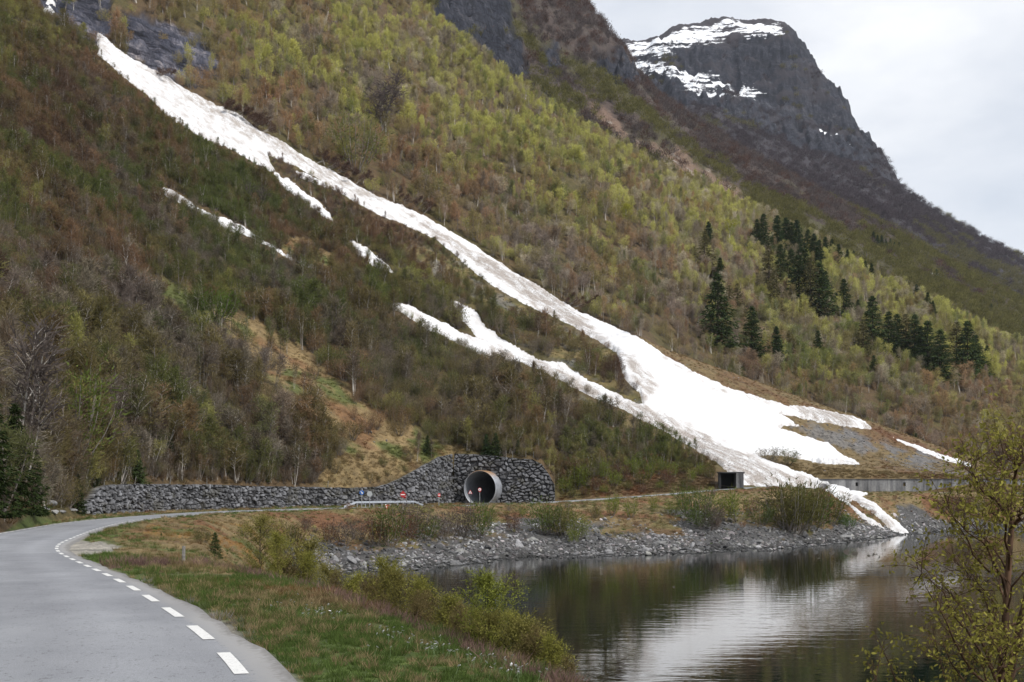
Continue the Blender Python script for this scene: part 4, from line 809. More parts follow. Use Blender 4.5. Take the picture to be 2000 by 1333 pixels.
# ------------------------------------------------------------------ what grows where (species mix read off the hillside)
#            rust  olive green yellow mauve pale  dark
PAL = np.array([(.225, .135, .080), (.165, .138, .058), (.105, .130, .038), (.33, .325, .095), (.185, .150, .130), (.34, .30, .245), (.115, .070, .050)])
MIXP = [((60, 40), (1, 3, 3, 1, 0, 0, 0)), ((150, 160), (5, 3, .5, 0, 1, 0, 1)), ((330, 230), (7, 2, .3, 0, 1, 0, 1)), ((450, 290), (4, 3, 1, 0, 2, 0, 1)), ((100, 270), (5, 2, .5, 0, .5, 0, 3)), ((80, 350), (1, 3, 9, .5, 0, 0, 0)), ((230, 400), (.5, 3, 9, .5, .5, 0, 0)), ((300, 310), (3, 3, 2, 0, .5, 0, 2)),
 ((420, 350), (.5, 3, 8, 0, 1, 0, 0)), ((130, 470), (3, 2, 1, 0, 2, 0, 3)), ((280, 450), (4, 2, 2, 0, 1, 0, 2)), ((440, 420), (.3, 3, 9, .5, 0, 0, 0)), ((580, 400), (1.5, 2, 4, 0, 3, 0, .5)), ((540, 450), (2, 3, 3, 0, 0, 0, 2)), ((380, 520), (0, 3, 8, .3, 1, 0, 0)), ((560, 560), (.3, 4, 3, 0, 4, 0, .3)), ((80, 600), (1.5, 4, 1.5, 0, 4, 1, 1)), ((240, 620), (1, 3, 1, 0, 5, 1, 1)),
 ((420, 585), (0, 2, 7, 1.5, 0, 0, 0)), ((130, 740), (0, 4, 3, 2, 2, .5, 0)), ((40, 800), (1, 2, 1, 0, 3, 2, 2)), ((330, 720), (1, 3, 1, 0, 5, 2, 1)), ((460, 780), (1, 4, 1, 0, 4, 2, 1)), ((580, 880), (2, 4, 2, 0, 3, 1, 1)), ((620, 830), (4, 2, 1, 0, 2, 0, 1)), ((760, 680), (.3, 4, 2, 0, 5, 0, .5)), ((650, 640), (.3, 4, 4, 0, 2, 0, 0)),
 ((880, 740), (.3, 4, 4, .3, 2, 0, 0)), ((750, 850), (3, 3, 2, .5, 1, 0, 0)), ((960, 810), (.7, 4, 1.5, 0, 4, 0, .3)), ((1100, 820), (.7, 4, 1, 0, 5, 0, .5)), ((1200, 850), (.7, 4, 1, .5, 4, 0, .3)), ((1120, 900), (1, 2, 3, 5, 0, 0, 0)), ((1300, 910), (1, 3, 3, 4, 0, 0, 0)), ((1000, 880), (2, 3, 1, 2, 1, 0, 0)),
 ((650, 370), (8, .3, 0, 0, .5, 0, 5)), ((760, 440), (8, .5, 0, 0, 1, 0, 5)), ((830, 480), (5, 2, .5, 0, 1, 0, 4)), ((700, 500), (4, 3, 1, 0, 0, 0, 2)), ((640, 480), (3, 2, 3, 0, 0, 0, 1)), ((760, 550), (0, 2, 8, .5, 0, 0, 0)), ((850, 590), (0, 3, 7, .5, 1, 0, 0)), ((960, 660), (1, 2, 2, 0, 4, 0, 1)), ((950, 590), (1, 4, 3, 0, 1, 0, 1)), ((1130, 690), (1, 2, 5, 1.5, 0, 0, 1)), ((1220, 750), (4, 1, .5, 0, 0, 0, 4)),
 ((450, 60), (1, 2, 1, 6, 1, 0, 0)), ((600, 60), (1, 2, 1, 5, 3, 1, 0)), ((760, 60), (1, 2, 1, 5, 3, 1, 0)), ((480, 180), (5, 3, 1, 1.5, 1, 0, 0)), ((560, 230), (4, 3, 1, 2, 1, .5, 0)), ((640, 130), (1, 3, 1, 5, 2, 1, 0)), ((700, 240), (0, 2, 1, 4, 1, 1, 0)), ((760, 190), (1, 2, .5, 1, 6, 1, 0)), ((690, 320), (6, 2, .5, .3, 1, .3, 0)), ((820, 330), (7, 2, 1, .3, 1, 0, 0)), ((880, 230), (1, 2, .5, 4, 3, 1, 0)),
 ((850, 140), (0, 2, .5, 6, 2, 1, 0)), ((960, 200), (0, 2, .5, 6, 1.5, .5, 0)), ((920, 330), (4, 2, 2, 2, 2, .5, 0)), ((1040, 270), (0, 2, 1, 6, 1, 0, 0)), ((1000, 370), (5, 2, 2, 1, 2, .5, 0)), ((1120, 340), (1, 3, 2, 5, 1, .5, 0)), ((900, 420), (6, 2, .5, .5, 1, .5, 0)), ((1050, 450), (4, 2, 1, .5, 3, 1, 0)), ((1000, 500), (1, 4, 1, 1, 3, .5, 0)), ((1200, 400), (1, 3, 1, 5, 1.5, .5, 0)), ((1150, 480), (3, 2, 2, 1, 3, 2, 0)),
 ((1100, 580), (1, 3, 1, 0, 5, 1, 1)), ((1300, 450), (1, 2, 1, 3, 2, 3, 0)), ((1250, 540), (3, 2, 2, .5, 3, 3, 0)), ((1300, 640), (3, 2, 1, 0, 5, 2, 1)), ((1400, 440), (1, 2, 1, 5, 1, 1, 0)), ((1450, 520), (1, 2, 1, 3, 2, 3, 0)), ((1550, 600), (1, 3, 1, 5, 1, 2, 0)), ((1450, 690), (5, 2, 1, 0, 3, 1, 1)), ((1550, 700), (1, 3, 4, 1, 3, 1, 0)), ((1650, 680), (0, 3, 5, 3, 1, 0, 0)), ((1600, 780), (1, 4, 4, 0, 3, 0, 1)),
 ((1700, 600), (0, 2, 1, 6, 1, 1, 0)), ((1850, 660), (0, 2, 1, 7, .5, .5, 0)), ((1760, 740), (1, 4, 2, 2, 3, .5, 0)), ((1900, 760), (4, 2, .5, 3, 2, 2, 0)), ((1980, 700), (1, 2, 1, 5, 1, 2, 0)), ((1720, 810), (2, 3, 2, 0, 4, 1, 1)), ((1880, 820), (4, 2, 1, .5, 3, 0, 1)), ((1980, 820), (5, 2, 1, 2, 2, .5, 0)), ((1400, 740), (2, 3, 2, 0, 4, 0, 2))]
MP = np.array([p for p, _ in MIXP], float); MW = np.array([w for _, w in MIXP], float); MW /= MW.sum(1)[:, None]
def species(px, py, X_, Y_, rg, sharp=2.6):
    d2 = (px[:, None] - MP[None, :, 0]) ** 2 + (py[:, None] - MP[None, :, 1]) ** 2; w = 1 / (d2 + 900) ** 1.6; w /= w.sum(1)[:, None]; W = w @ MW
    # clumps of one kind stand together
    for k_ in range(7): W[:, k_] *= np.exp(sharp * fbm(X_ / 13 + 31 * k_, Y_ / 13, 2, 90 + k_) + 1.2 * fbm(X_ / 45 + 9 * k_, Y_ / 45, 2, 97 + k_))
    W /= W.sum(1)[:, None]; c = W.cumsum(1); s = (rg.random(len(px))[:, None] > c).sum(1).clip(0, 6)
    tint = .55 * PAL[s] + .45 * (W @ PAL); return s, tint * (.78 + .44 * rg.random(len(px)))[:, None]
def scatter(k0, k1, dens, rg, pxr=(-260, 2260), py_min=-140, viewed=False):
    """random points on the land between two survey lines; dens = plants per square metre, array on the land grid"""
    a, b = np.searchsorted(GK, k0), np.searchsorted(GK, k1); c0, c1 = np.searchsorted(PXC, pxr[0]), np.searchsorted(PXC, pxr[1])
    x, y = GX[a:b + 1, c0:c1 + 1], GD[a:b + 1, c0:c1 + 1]; dx = y[:-1, :-1] * (U[c0 + 1:c1 + 1] - U[c0:c1])[None, :]; dy = (y[1:, :-1] - y[:-1, :-1]); A = np.abs(dx) * (.45 * np.abs(dy) + 1.1 * np.abs(GPY0[a + 1:b + 1, c0:c1] - GPY0[a:b, c0:c1]) * y[:-1, :-1] / F) if viewed else np.abs(dx * dy)
    dn = dens[a:b, c0:c1] * (GPY0[a:b, c0:c1] > py_min); n = rg.poisson(A * dn); r, c = np.nonzero(n); rep = n[r, c]; r = np.repeat(r, rep); c = np.repeat(c, rep); m = len(r); fr, fc = rg.random(m), rg.random(m); r += a; c += c0
    bl = lambda G: (G[r, c] * (1 - fc) + G[r, c + 1] * fc) * (1 - fr) + (G[r + 1, c] * (1 - fc) + G[r + 1, c + 1] * fc) * fr
    X_, Y_, Z_ = bl(GX), bl(GD), bl(GZZ); return X_, Y_, Z_, CX + F * X_ / Y_, HY - F * (Z_ - CAMZ) / Y_, GK[r] + fr * 0

# ------------------------------------------------------------------ planting
SNOWY = sstep(-4, 1, SNOWSDF)
CH0 = CH = np.array([(-300, -150), (188, 60), (330, 165), (500, 255), (700, 365), (880, 452), (1060, 568), (1260, 672), (1420, 758), (1600, 805), (1900, 905), (2300, 960)])   # right-hand edge of the gully
def beyond(px, py): return py < np.interp(px, CH[:, 0], CH[:, 1])
rg = np.random.default_rng(77)
leftm = GPY0 > np.interp(GPX, CH0[:, 0], CH0[:, 1])
base = np.where(GD < 350, .17, .125) * np.ones_like(GD); base = np.where(leftm, np.interp(GPY0, [0, 300, 620, 720, 950], [.95, .85, .62, .40, .40]), base)
base *= 1 - .95 * clear; base *= 1 - .72 * mid; base *= 1 - fan; base *= 1 - SNOWY; base *= 1 - .93 * rock_tl
base *= 1 - .85 * reg([[(1255, 640), (1330, 672), (1450, 722), (1600, 776), (1750, 828), (1880, 880), (2000, 920), (2000, 945), (1500, 945), (1240, 800)]], 'toe', kz('L2b'), soft=3, wob=3) * (GKK < kz('L2b'))
sp_low = sstep(kz('top') + .0, kz('top') + .06, GKK); base *= sp_low * (1 + 3.0 * (GKK < kz('top') + .38) * (GD < 290))
base *= np.where(leftm & (GPY0 < 640), np.clip(1 + .7 * fbm(X / 9, Y / 9, 3, 101), .55, 1.5), np.clip(.8 + .9 * fbm(X / 16, Y / 16, 3, 101), .12, 1.5))
base *= 1 + 2.2 * reg([[(1090, 935), (1110, 850), (1250, 855), (1330, 890), (1395, 925), (1380, 945), (1250, 950)]], 'top', 'L2', soft=8, wob=8) + 1.5 * leftm * (GKK < kz('L1')) * (GPX < 640)
hx, hy, hz, hpx, hpy, hk_ = scatter(kz('top') + .01, kz('L7b'), base, rg, viewed=True)
hs, ht = species(hpx, hpy, hx, hy, rg)
far_side = beyond(hpx, hpy); ht = ht * np.where(far_side, 1.5, .95)[:, None]  # sun on the far hillside, cloud shade on the left slope put into tint
r = rg.random(len(hx)); low_left = (hpy > 620) & (hpx < 640) & ~far_side
strip = far_side & (hpy > np.interp(hpx, CH[:, 0], CH[:, 1]) - 95) & (hpx > 960)
pb = np.where(far_side, .42, .10); pb = np.where(low_left, .5, pb); pb = np.where(strip, .6, pb); pb = np.where((hpx > 900) & ~far_side & (hpy > 780), .4, pb)
kind = np.where(r < pb, 1, 0); kind = np.where((kind == 1) & (rg.random(len(hx)) < np.where(strip | low_left | (hpy > 780), .7, .3)), 2, kind)      # 0 bush 1 birch 2 thicket
rnd = (kind == 0) & (rg.random(len(hx)) < np.where(far_side, .35, .12)); kind = np.where(rnd, 3, kind)
H = np.select([kind == 0, kind == 1, kind == 2, kind == 3], [3.0 + 2.2 * rg.random(len(hx)), 6.0 + 4.5 * rg.random(len(hx)), 5.0 + 3.0 * rg.random(len(hx)), 3.8 + 3.0 * rg.random(len(hx))])
H *= np.interp(hy, [60, 130, 250, 700], [.75, .9, 1.0, 1.05]); H *= np.where(~far_side & (hpy < 620), .72, 1)
H *= np.where((hpy > 840) & (hpx > 1080) & (hpx < 1400), .7, 1)
H *= 1 - .55 * np.clip(1 - np.abs(hpy - np.interp(hpx, CH[:, 0], CH[:, 1]) - 60) / 30, 0, 1) * ~far_side
# low growth close above the walls
H *= np.where(hk_ < kz('top') + .38, np.where(rg.random(len(hx)) < .6, .42, .7), 1)
KN_ = ['bush', 'birch', 'thicket', 'round']; NV = [5, 4, 3, 3]
# plants whose crowns would hide the snow behind them are few and low
def snow_at(px, py):
    return polysdf(px, py, SNOW_MAIN[0])
sz_ = H * F / hy; hclear = (np.max([polysdf(hpx, hpy - sz_ * .6, p) for p in CLEAR[:1]], 0) > 0) & (polysdf(hpx, hpy, CLEAR[0]) < 0) & (rg.random(len(hx)) < .95)
hc = np.max([polysdf(hpx, hpy - sz_ * .5, SNOW_SMALL[q]) for q in 'bcde'], 0) > -3; hc &= rg.random(len(hx)) < .85; hide = (snow_at(hpx, hpy - sz_ * .75) > 0) | (snow_at(hpx, hpy - sz_ * .4) > 0); hide &= ~far_side
gone = hide & (rg.random(len(hx)) < np.where(hpx < 700, .2, .86)); gone |= hclear | hc | (far_side & (snow_at(hpx, hpy) > -2)); H = np.where(hide, H * .6, H)
hv = np.array([rg.integers(0, NV[k_]) for k_ in kind])
hpid = np.array([PID[(KN_[k_], v)] for k_, v in zip(kind, hv)])
hw_ = 1 + .25 * rg.normal(size=len(hx)).clip(-1.5, 1.5)
# two shrubs of reddish kinds are darker and finer; pale and mauve have few leaves anyway
size_px = H * F / hy; vis = ~gone & (hpx > 5) & (hpx < 1995) & (hpy > 15) & (hpy < 1000)
sel = np.zeros(len(hx), bool)
for ks in ((0, 3), (1, 2)):
    q = np.flatnonzero(np.isin(kind, ks) & vis); q = q[np.argsort(-size_px[q])][:(245 if 0 in ks else 270)]; sel[q] = True
lean = np.stack([rg.normal(size=len(hx)) * .06, rg.normal(size=len(hx)) * .06 + .03, rg.random(len(hx)) * 6.283], 1)
scl = np.stack([H * hw_, H * hw_, H], 1); m = ~sel & ~gone
print('hillside plants', len(hx))
nr_ = m & ~far_side; fr_ = m & far_side
hb = np.isin(kind, (0, 3))
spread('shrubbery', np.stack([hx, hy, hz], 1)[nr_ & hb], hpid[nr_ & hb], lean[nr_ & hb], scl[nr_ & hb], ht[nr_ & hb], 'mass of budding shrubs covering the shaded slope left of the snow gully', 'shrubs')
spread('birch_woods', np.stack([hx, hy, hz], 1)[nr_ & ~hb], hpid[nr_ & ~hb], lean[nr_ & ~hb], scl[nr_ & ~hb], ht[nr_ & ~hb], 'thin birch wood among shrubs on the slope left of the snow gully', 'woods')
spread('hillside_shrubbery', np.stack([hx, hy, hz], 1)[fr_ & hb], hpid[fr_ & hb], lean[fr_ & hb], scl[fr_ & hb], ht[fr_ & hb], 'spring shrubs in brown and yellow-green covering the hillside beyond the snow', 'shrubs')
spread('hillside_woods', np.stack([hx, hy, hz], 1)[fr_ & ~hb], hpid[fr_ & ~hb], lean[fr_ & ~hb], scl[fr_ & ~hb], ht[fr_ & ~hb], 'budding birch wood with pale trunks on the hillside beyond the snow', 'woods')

# labels from what stands near
LM = [(30, 900, 'in the dark corner left of the road bend'), (120, 900, 'by the leaning birch at the bend'), (60, 740, 'high at the left picture edge'), (60, 560, 'on the brown slope at the left edge'), (230, 900, 'behind the left end of the boulder wall'), (250, 780, 'two tree heights above the left wall end'), (330, 900, 'just above the straight stretch of boulder wall'), (430, 900, 'above the middle of the wall'), (400, 780, 'in the grey thicket above the long wall'), (300, 640, 'in the thicket left of the clearing'),
      (520, 900, 'above the wall left of the blue arrow sign'), (600, 900, 'by the tall pale stems'), (560, 800, 'below the grassy clearing'), (690, 900, 'above the guard rail'), (780, 880, 'where the wall starts to climb'), (660, 720, 'in the grassy clearing on the left slope'), (480, 640, 'by the upper clearing end'), (420, 560, 'by the round bright green bush'), (860, 830, 'above the climbing part of the wall'), (960, 850, 'behind the small spruces over the tunnel'),
      (900, 700, 'under the lower tongue start'), (1040, 780, 'below the lower snow tongue'), (1080, 880, 'right of the fence posts'), (1180, 860, 'between tunnel and lower snow tongue'), (1200, 920, 'on the bank right of the boulder wall'), (1300, 900, 'left of the concrete portal'), (1370, 920, 'close beside the concrete portal'), (760, 640, 'left of the lower tongue'), (700, 560, 'under the narrow broken snow line'), (1000, 680, 'between the two snow tongues'), (1130, 690, 'between tongue and snow field'), (850, 560, 'in the green belt between the snow strips'),
      (1150, 560, 'in the thin-stemmed stand beyond the snow'), (1300, 640, 'at the wood foot above the snow'), (1400, 700, 'below the big dark spruce'), (1550, 760, 'behind the crest of the scree fan'), (1700, 800, 'behind the lower fan crest'), (1850, 850, 'near the foot of the right hillside'), (1450, 650, 'between the two big dark spruces'), (1900, 760, 'under the spruces at the right edge'), (1650, 720, 'beside the lone small spruce'), (200, 520, 'on the dark slope at left centre'), (150, 680, 'above the round pale green tree'), (350, 480, 'below the broken snow line')]
LMP = np.array([(a, b) for a, b, _ in LM], float)
ORD = ['leftmost', 'second from left', 'third from left', 'fourth from left', 'fifth from left', 'sixth from left', 'seventh from left', 'eighth from left', 'ninth from left', 'tenth from left', 'eleventh from left', 'twelfth from left', 'thirteenth from left', 'fourteenth from left', 'fifteenth from left', 'sixteenth from left']
ADJ = ['reddish-brown', 'olive-brown', 'green', 'yellow-green', 'bare grey-brown', 'pale grey', 'dark brown']
def give_labels(items, shared_group):
    """items: list of (object, base words, place, px); same words at the same place are told apart by their order"""
    by = {}
    for o, w, pl, px in items: by.setdefault((w, pl), []).append((px, o))
    for (w, pl), L in by.items():
        L.sort(key=lambda q: q[0])
        for i, (px, o) in enumerate(L):
            if len(L) == 1: o['label'] = '%s %s' % (w, pl)
            elif i < 16: o['label'] = '%s %s, %s' % (w, pl, ORD[i])
            else: o['label'] = '%s %s, further right' % (w, pl)
            if len(o['label'].split()) > 16: o['label'] = o['label'].replace('tall ', '').replace('low ', '')
def place_plant(kindname, v, p, rot, sc, tint, name, cat, group):
    tm, cm, jm = PROTO[kindname][v]; r_ = empty(name, p); r_.rotation_euler = rot; r_.scale = sc; r_['category'] = cat; r_['group'] = group
    for nm, me in (('trunk' if kindname not in ('bush', 'round') else 'stems', tm), ('crown', cm)):
        q = bpy.data.objects.new(nm, me); COL.objects.link(q); q.parent = r_; q['tint'] = [float(x) for x in tint]
    return r_
items = []
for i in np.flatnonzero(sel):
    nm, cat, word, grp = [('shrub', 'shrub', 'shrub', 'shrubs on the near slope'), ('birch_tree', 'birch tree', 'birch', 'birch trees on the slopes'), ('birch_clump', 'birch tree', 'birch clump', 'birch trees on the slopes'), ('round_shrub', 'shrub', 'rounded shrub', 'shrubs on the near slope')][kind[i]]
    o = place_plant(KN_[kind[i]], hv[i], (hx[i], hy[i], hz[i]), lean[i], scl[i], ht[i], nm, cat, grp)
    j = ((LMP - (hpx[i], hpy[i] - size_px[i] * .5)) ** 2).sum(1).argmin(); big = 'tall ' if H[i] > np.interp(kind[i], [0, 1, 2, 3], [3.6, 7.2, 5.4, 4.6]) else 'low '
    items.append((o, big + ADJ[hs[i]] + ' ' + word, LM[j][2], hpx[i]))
give_labels(items, None)

# mountain woods
md = np.ones_like(GD) * .03; md *= 1 - .93 * rock; md *= 1 - .75 * slide; md *= np.clip(.85 + .9 * fbm(X / 50, Y / 50, 3, 111), .1, 1.6)
x, y, z, px, py, kk = scatter(kz('L7b'), kz('MC') + .4, md, rg, (200, 2150), -60)
gness = sstep(1300, 1700, px) * sstep(300, 520, py) * .7 + .55 * sstep(330, 200, py - (px - 1150) * .55 - 60) * 0 + .5 * (kk < kz('M1') + .2)
s = rg.random(len(x)); mix = fbm(x / 40, y / 40, 3, 112)
t_ = np.where(((gness + .7 * mix) > .42)[:, None], PAL[1] * (.85, .95, .8), np.where((s < .3)[:, None], PAL[6] * (1.0, 1.0, 1.1), PAL[4] * (.66, .66, .72))); t_ = t_ * (.75 + .5 * rg.random(len(x)))[:, None]
Hh = 5.5 + 4 * rg.random(len(x)); wv = 1.15 + .3 * rg.random(len(x)); v = rg.integers(0, 3, len(x)); print('mountain', len(x))
spread('mountain_woods', np.stack([x, y, z], 1), [PID[('far', q)] for q in v], np.stack([x * 0, x * 0, rg.random(len(x)) * 6.283], 1), np.stack([Hh * wv, Hh * wv, Hh], 1), t_, 'bare grey-brown birch forest over the dark middle mountain', 'woods')
fd = np.ones_like(GD) * .0095; fd *= 1 - .96 * rock; fd *= 1 - .8 * np.clip(fs, 0, 1); fd *= np.clip(.9 + .9 * fbm(X / 120, Y / 120, 3, 113), .15, 1.5) * (GKK < kz('FC') + .02)
fd *= 1 - sstep(kz('F3') - .1, kz('F3') + .1, GKK) * sstep(1740, 1690, GPX)
x, y, z, px, py, kk = scatter(kz('MC') + .8, kz('FC') + .02, fd, rg, (1100, 2150), 30)
Hh = 8 + 5 * rg.random(len(x)); v = rg.integers(0, 3, len(x)); t_ = np.where((fbm(x / 80, y / 80, 3, 114) + sstep(350, 560, py) * .5 > .3)[:, None], PAL[1] * (.75, .8, .75), PAL[4] * (.42, .41, .52)) * (.75 + .5 * rg.random(len(x)))[:, None]; print('far mountain', len(x))
spread('far_woods', np.stack([x, y, z], 1), [PID[('far', q)] for q in v], np.stack([x * 0, x * 0, rg.random(len(x)) * 6.283], 1), np.stack([Hh * 1.5, Hh * 1.5, Hh], 1), t_, 'dark bare forest below the cliffs of the snow-capped far mountain', 'woods')

# spruces, one by one: foot column, foot row, top row, kind of habit
SPR = [(1402, 662, 522, 1), (1468, 675, 580, 1), (1376, 520, 440, 2), (1384, 470, 420, 0), (1406, 545, 490, 1), (1440, 596, 534, 2), (1425, 600, 540, 2), (1516, 692, 622, 0), (1541, 668, 626, 2), (1597, 680, 628, 1), (1706, 732, 678, 1), (1478, 492, 430, 1), (1491, 492, 420, 1), (1518, 497, 423, 0), (1535, 500, 427, 0), (1545, 505, 436, 1), (1556, 506, 432, 0), (1578, 512, 450, 1), (1590, 520, 458, 0), (1600, 524, 470, 0),
       (1502, 560, 468, 2), (1512, 592, 520, 2), (1524, 540, 470, 1), (1545, 550, 480, 1), (1560, 582, 488, 1), (1572, 560, 476, 1), (1583, 596, 492, 2), (1600, 602, 500, 1), (1611, 598, 520, 1), (1612, 510, 464, 0), (1638, 532, 478, 1), (1625, 506, 468, 0), (1655, 522, 488, 0), (1667, 518, 490, 0), (1690, 540, 510, 0), (1702, 548, 515, 0), (1648, 604, 534, 1), (1634, 600, 560, 0), (1676, 612, 572, 1),
       (1704, 672, 568, 1), (1686, 680, 612, 2), (1735, 676, 594, 1), (1752, 684, 602, 1), (1770, 690, 604, 2), (1786, 698, 602, 1), (1798, 706, 622, 1), (1812, 714, 614, 1), (1836, 732, 628, 1), (1828, 722, 650, 2), (1868, 712, 616, 2), (1890, 724, 614, 1), (1905, 718, 640, 1), (1928, 704, 655, 1), (1770, 570, 548, 1), (1790, 590, 556, 1), (1801, 602, 570, 1), (1812, 612, 572, 1), (1822, 620, 588, 0), (1936, 612, 594, 0), (1829, 546, 526, 0),
       (1789, 848, 828, 0), (1803, 852, 838, 0), (268, 946, 878, 1), (30, 1004, 772, 1), (-15, 1010, 740, 1), (62, 1006, 838, 1), (152, 1002, 918, 1), (190, 976, 912, 1), (128, 960, 902, 1), (835, 888, 850, 1), (950, 892, 848, 0), (968, 896, 846, 1), (1012, 886, 858, 1), (330, 880, 842, 0), (520, 940, 918, 1), (600, 935, 918, 0), (420, 1086, 1034, 1), (315, 1046, 1034, 1)]
for i, xx in enumerate([1706, 1714, 1722, 1730, 1739, 1747, 1756]): SPR.append((xx, 482 + i * 2.0, 453 + i * 3.4 + (i % 2) * 3, 0))
items = []; SW = ['slender dark spruce', 'full dark green spruce', 'thin brownish spruce with gaps']
SLM = [((1402, 662), 'standing foremost beside the pale birches, the biggest dark one'), ((1468, 675), 'right of the biggest spruce, standing alone'), ((1706, 732), 'standing alone low on the green slope'), ((420, 1086), 'on the lake bank beside the wooden post'), ((268, 946), 'right behind the left end of the boulder wall'), ((835, 888), 'alone on the grass left above the tunnel mouth'), ((1829, 546), 'in front of the small far snow patch'), ((1936, 612), 'alone on the dark slope at far right'), ((315, 1046), 'in the dry grass inside the road bend')]
SPL = [(1390, 470, 'in the small group above the biggest spruce'), (1500, 460, 'in the upper dense spruce grove'), (1580, 480, 'in the right half of the upper grove'), (1510, 560, 'in the ragged lower left of the grove'), (1590, 570, 'in the lower right of the grove'), (1640, 500, 'right of the upper grove'), (1690, 530, 'in the little row sloping down from the grove'), (1650, 590, 'below the gap right of the grove'), (1740, 640, 'at the left end of the lower spruce row'), (1800, 670, 'in the middle of the lower spruce row'), (1880, 680, 'at the right end of the lower spruce row'), (1800, 585, 'in the dark file above the lower row'), (1730, 470, 'in the small clump high on the dark ridge'), (1796, 840, 'behind the crest of the scree fan'), (1530, 660, 'among birches between the big spruces'), (20, 950, 'in the dark corner left of the road bend'), (160, 960, 'by the rocks left of the boulder wall'), (960, 880, 'on top of the wall over the tunnel mouth'), (480, 930, 'low behind the long boulder wall')]
SPLP = np.array([(a, b) for a, b, _ in SPL], float)
for i, (px, yb, yt, hb_) in enumerate(SPR):
    k0 = 'L7b' if (1700 < px < 1765 and yb < 500) or (px, yb) in ((1829, 546), (1936, 612)) else ('L2b' if px > 1330 and yb < 860 else ('top' if yb < 1010 and px > 165 and yb < 960 else 'da'))
    p = hit(px, yb, k0); h_ = (yb - yt) * p[1] / F * 1.06; tint = np.array([(.038, .060, .026), (.044, .064, .024), (.11, .10, .045)][hb_]) * (.85 + .3 * rg.random())
    q_ = p * .972; p = np.array((q_[0], q_[1], ground(q_[0], q_[1]))) if 600 > p[1] > 250 else p
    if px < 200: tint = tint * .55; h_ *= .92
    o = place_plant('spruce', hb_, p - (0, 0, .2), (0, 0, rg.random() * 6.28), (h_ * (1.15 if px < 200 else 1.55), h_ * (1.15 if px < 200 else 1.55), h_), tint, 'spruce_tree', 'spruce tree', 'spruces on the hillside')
    w = SW[hb_]; sp_ = [b for (a, b) in SLM if a == (px, yb)]
    items.append((o, w, sp_[0] if sp_ else SPL[((SPLP - (px, yb)) ** 2).sum(1).argmin()][2], px))
give_labels(items, None)

# named single trees and bushes of the slope: kind, variant, foot, top, tint, label
SINGLE = [('round', 0, 140, 905, 700, (.12, .15, .04), 1.0, 'big round pale green tree at left, above the road bend', 'tree'), ('round', 1, 420, 632, 556, (.075, .12, .022), 1.4, 'round bright green bush beside the grassy clearing', 'shrub'), ('round', 2, 694, 335, 212, (.16, .165, .06), .95, 'wide pale olive tree with round crown above the snow gully', 'tree'), ('birch', 1, 745, 262, 150, (.13, .105, .1), 1.6, 'bare mauve-grey tree behind the wide pale olive tree', 'tree'),
          ('bush', 2, 500, 410, 355, (.08, .065, .06), 1.3, 'dark gnarled bare tree below the snow gully', 'tree'), ('birch', 0, 1222, 446, 400, (.33, .32, .05), 1.5, 'bright yellow-green conical tree on the hillside above the stems', 'tree'), ('birch', 2, 1425, 470, 428, (.30, .30, .05), 1.6, 'bright yellow-green tree left of the spruce grove', 'tree'), ('round', 0, 1092, 396, 354, (.09, .14, .03), 1.2, 'small deep green round tree on the middle hillside', 'tree'),
          ('round', 1, 1500, 905, 868, (.12, .11, .08), 1.5, 'grey-green bush standing in the snow field above the road', 'shrub'), ('bush', 1, 1540, 908, 872, (.10, .11, .045), 1.6, 'brown-green bush on the grass tongue right of the snow bush', 'shrub'), ('bush', 3, 748, 532, 488, (.045, .035, .03), 1.0, 'dark stump-like tree beside the short snow strip', 'tree'), ('birch', 0, 88, 1000, 730, (.13, .11, .06), .9, 'leaning pale-stemmed birch beside the rocks at the bend', 'birch tree'),
          ('thicket', 0, 575, 952, 868, (.13, .115, .07), 1.1, 'clump of straight pale stems right behind the wall', 'birch tree'), ('birch', 2, 235, 945, 855, (.16, .16, .06), 1.4, 'small forked pale birch at the left wall end', 'birch tree'), ('thicket', 1, 500, 945, 840, (.12, .10, .07), 1.1, 'tall grey birch clump above the wall centre', 'birch tree'), ('birch', 2, 30, 960, 640, (.12, .10, .09), 1.0, 'tall bare grey birch at the left picture edge', 'birch tree'), ('thicket', 2, 170, 985, 800, (.11, .1, .05), 1.1, 'dark bunch of stems behind the evergreen bushes', 'birch tree')]
for (k_, v, px, yb, yt, tint, wd_, lab, cat) in SINGLE:
    p = hit(px, yb, 'L2b' if (px > 1000 and yb < 700) else 'toe' if px > 100 else 'rd'); h_ = (yb - yt) * p[1] / F
    o = place_plant(k_, v, p - (0, 0, .1), (0, (.16 if 'leaning' in lab else 0), rg.random() * 6.28), (h_ * wd_, h_ * wd_, h_), tint, 'round_tree' if k_ == 'round' else 'shrub' if cat == 'shrub' else 'slope_tree', cat, 'single trees and bushes of the slopes'); o['label'] = lab

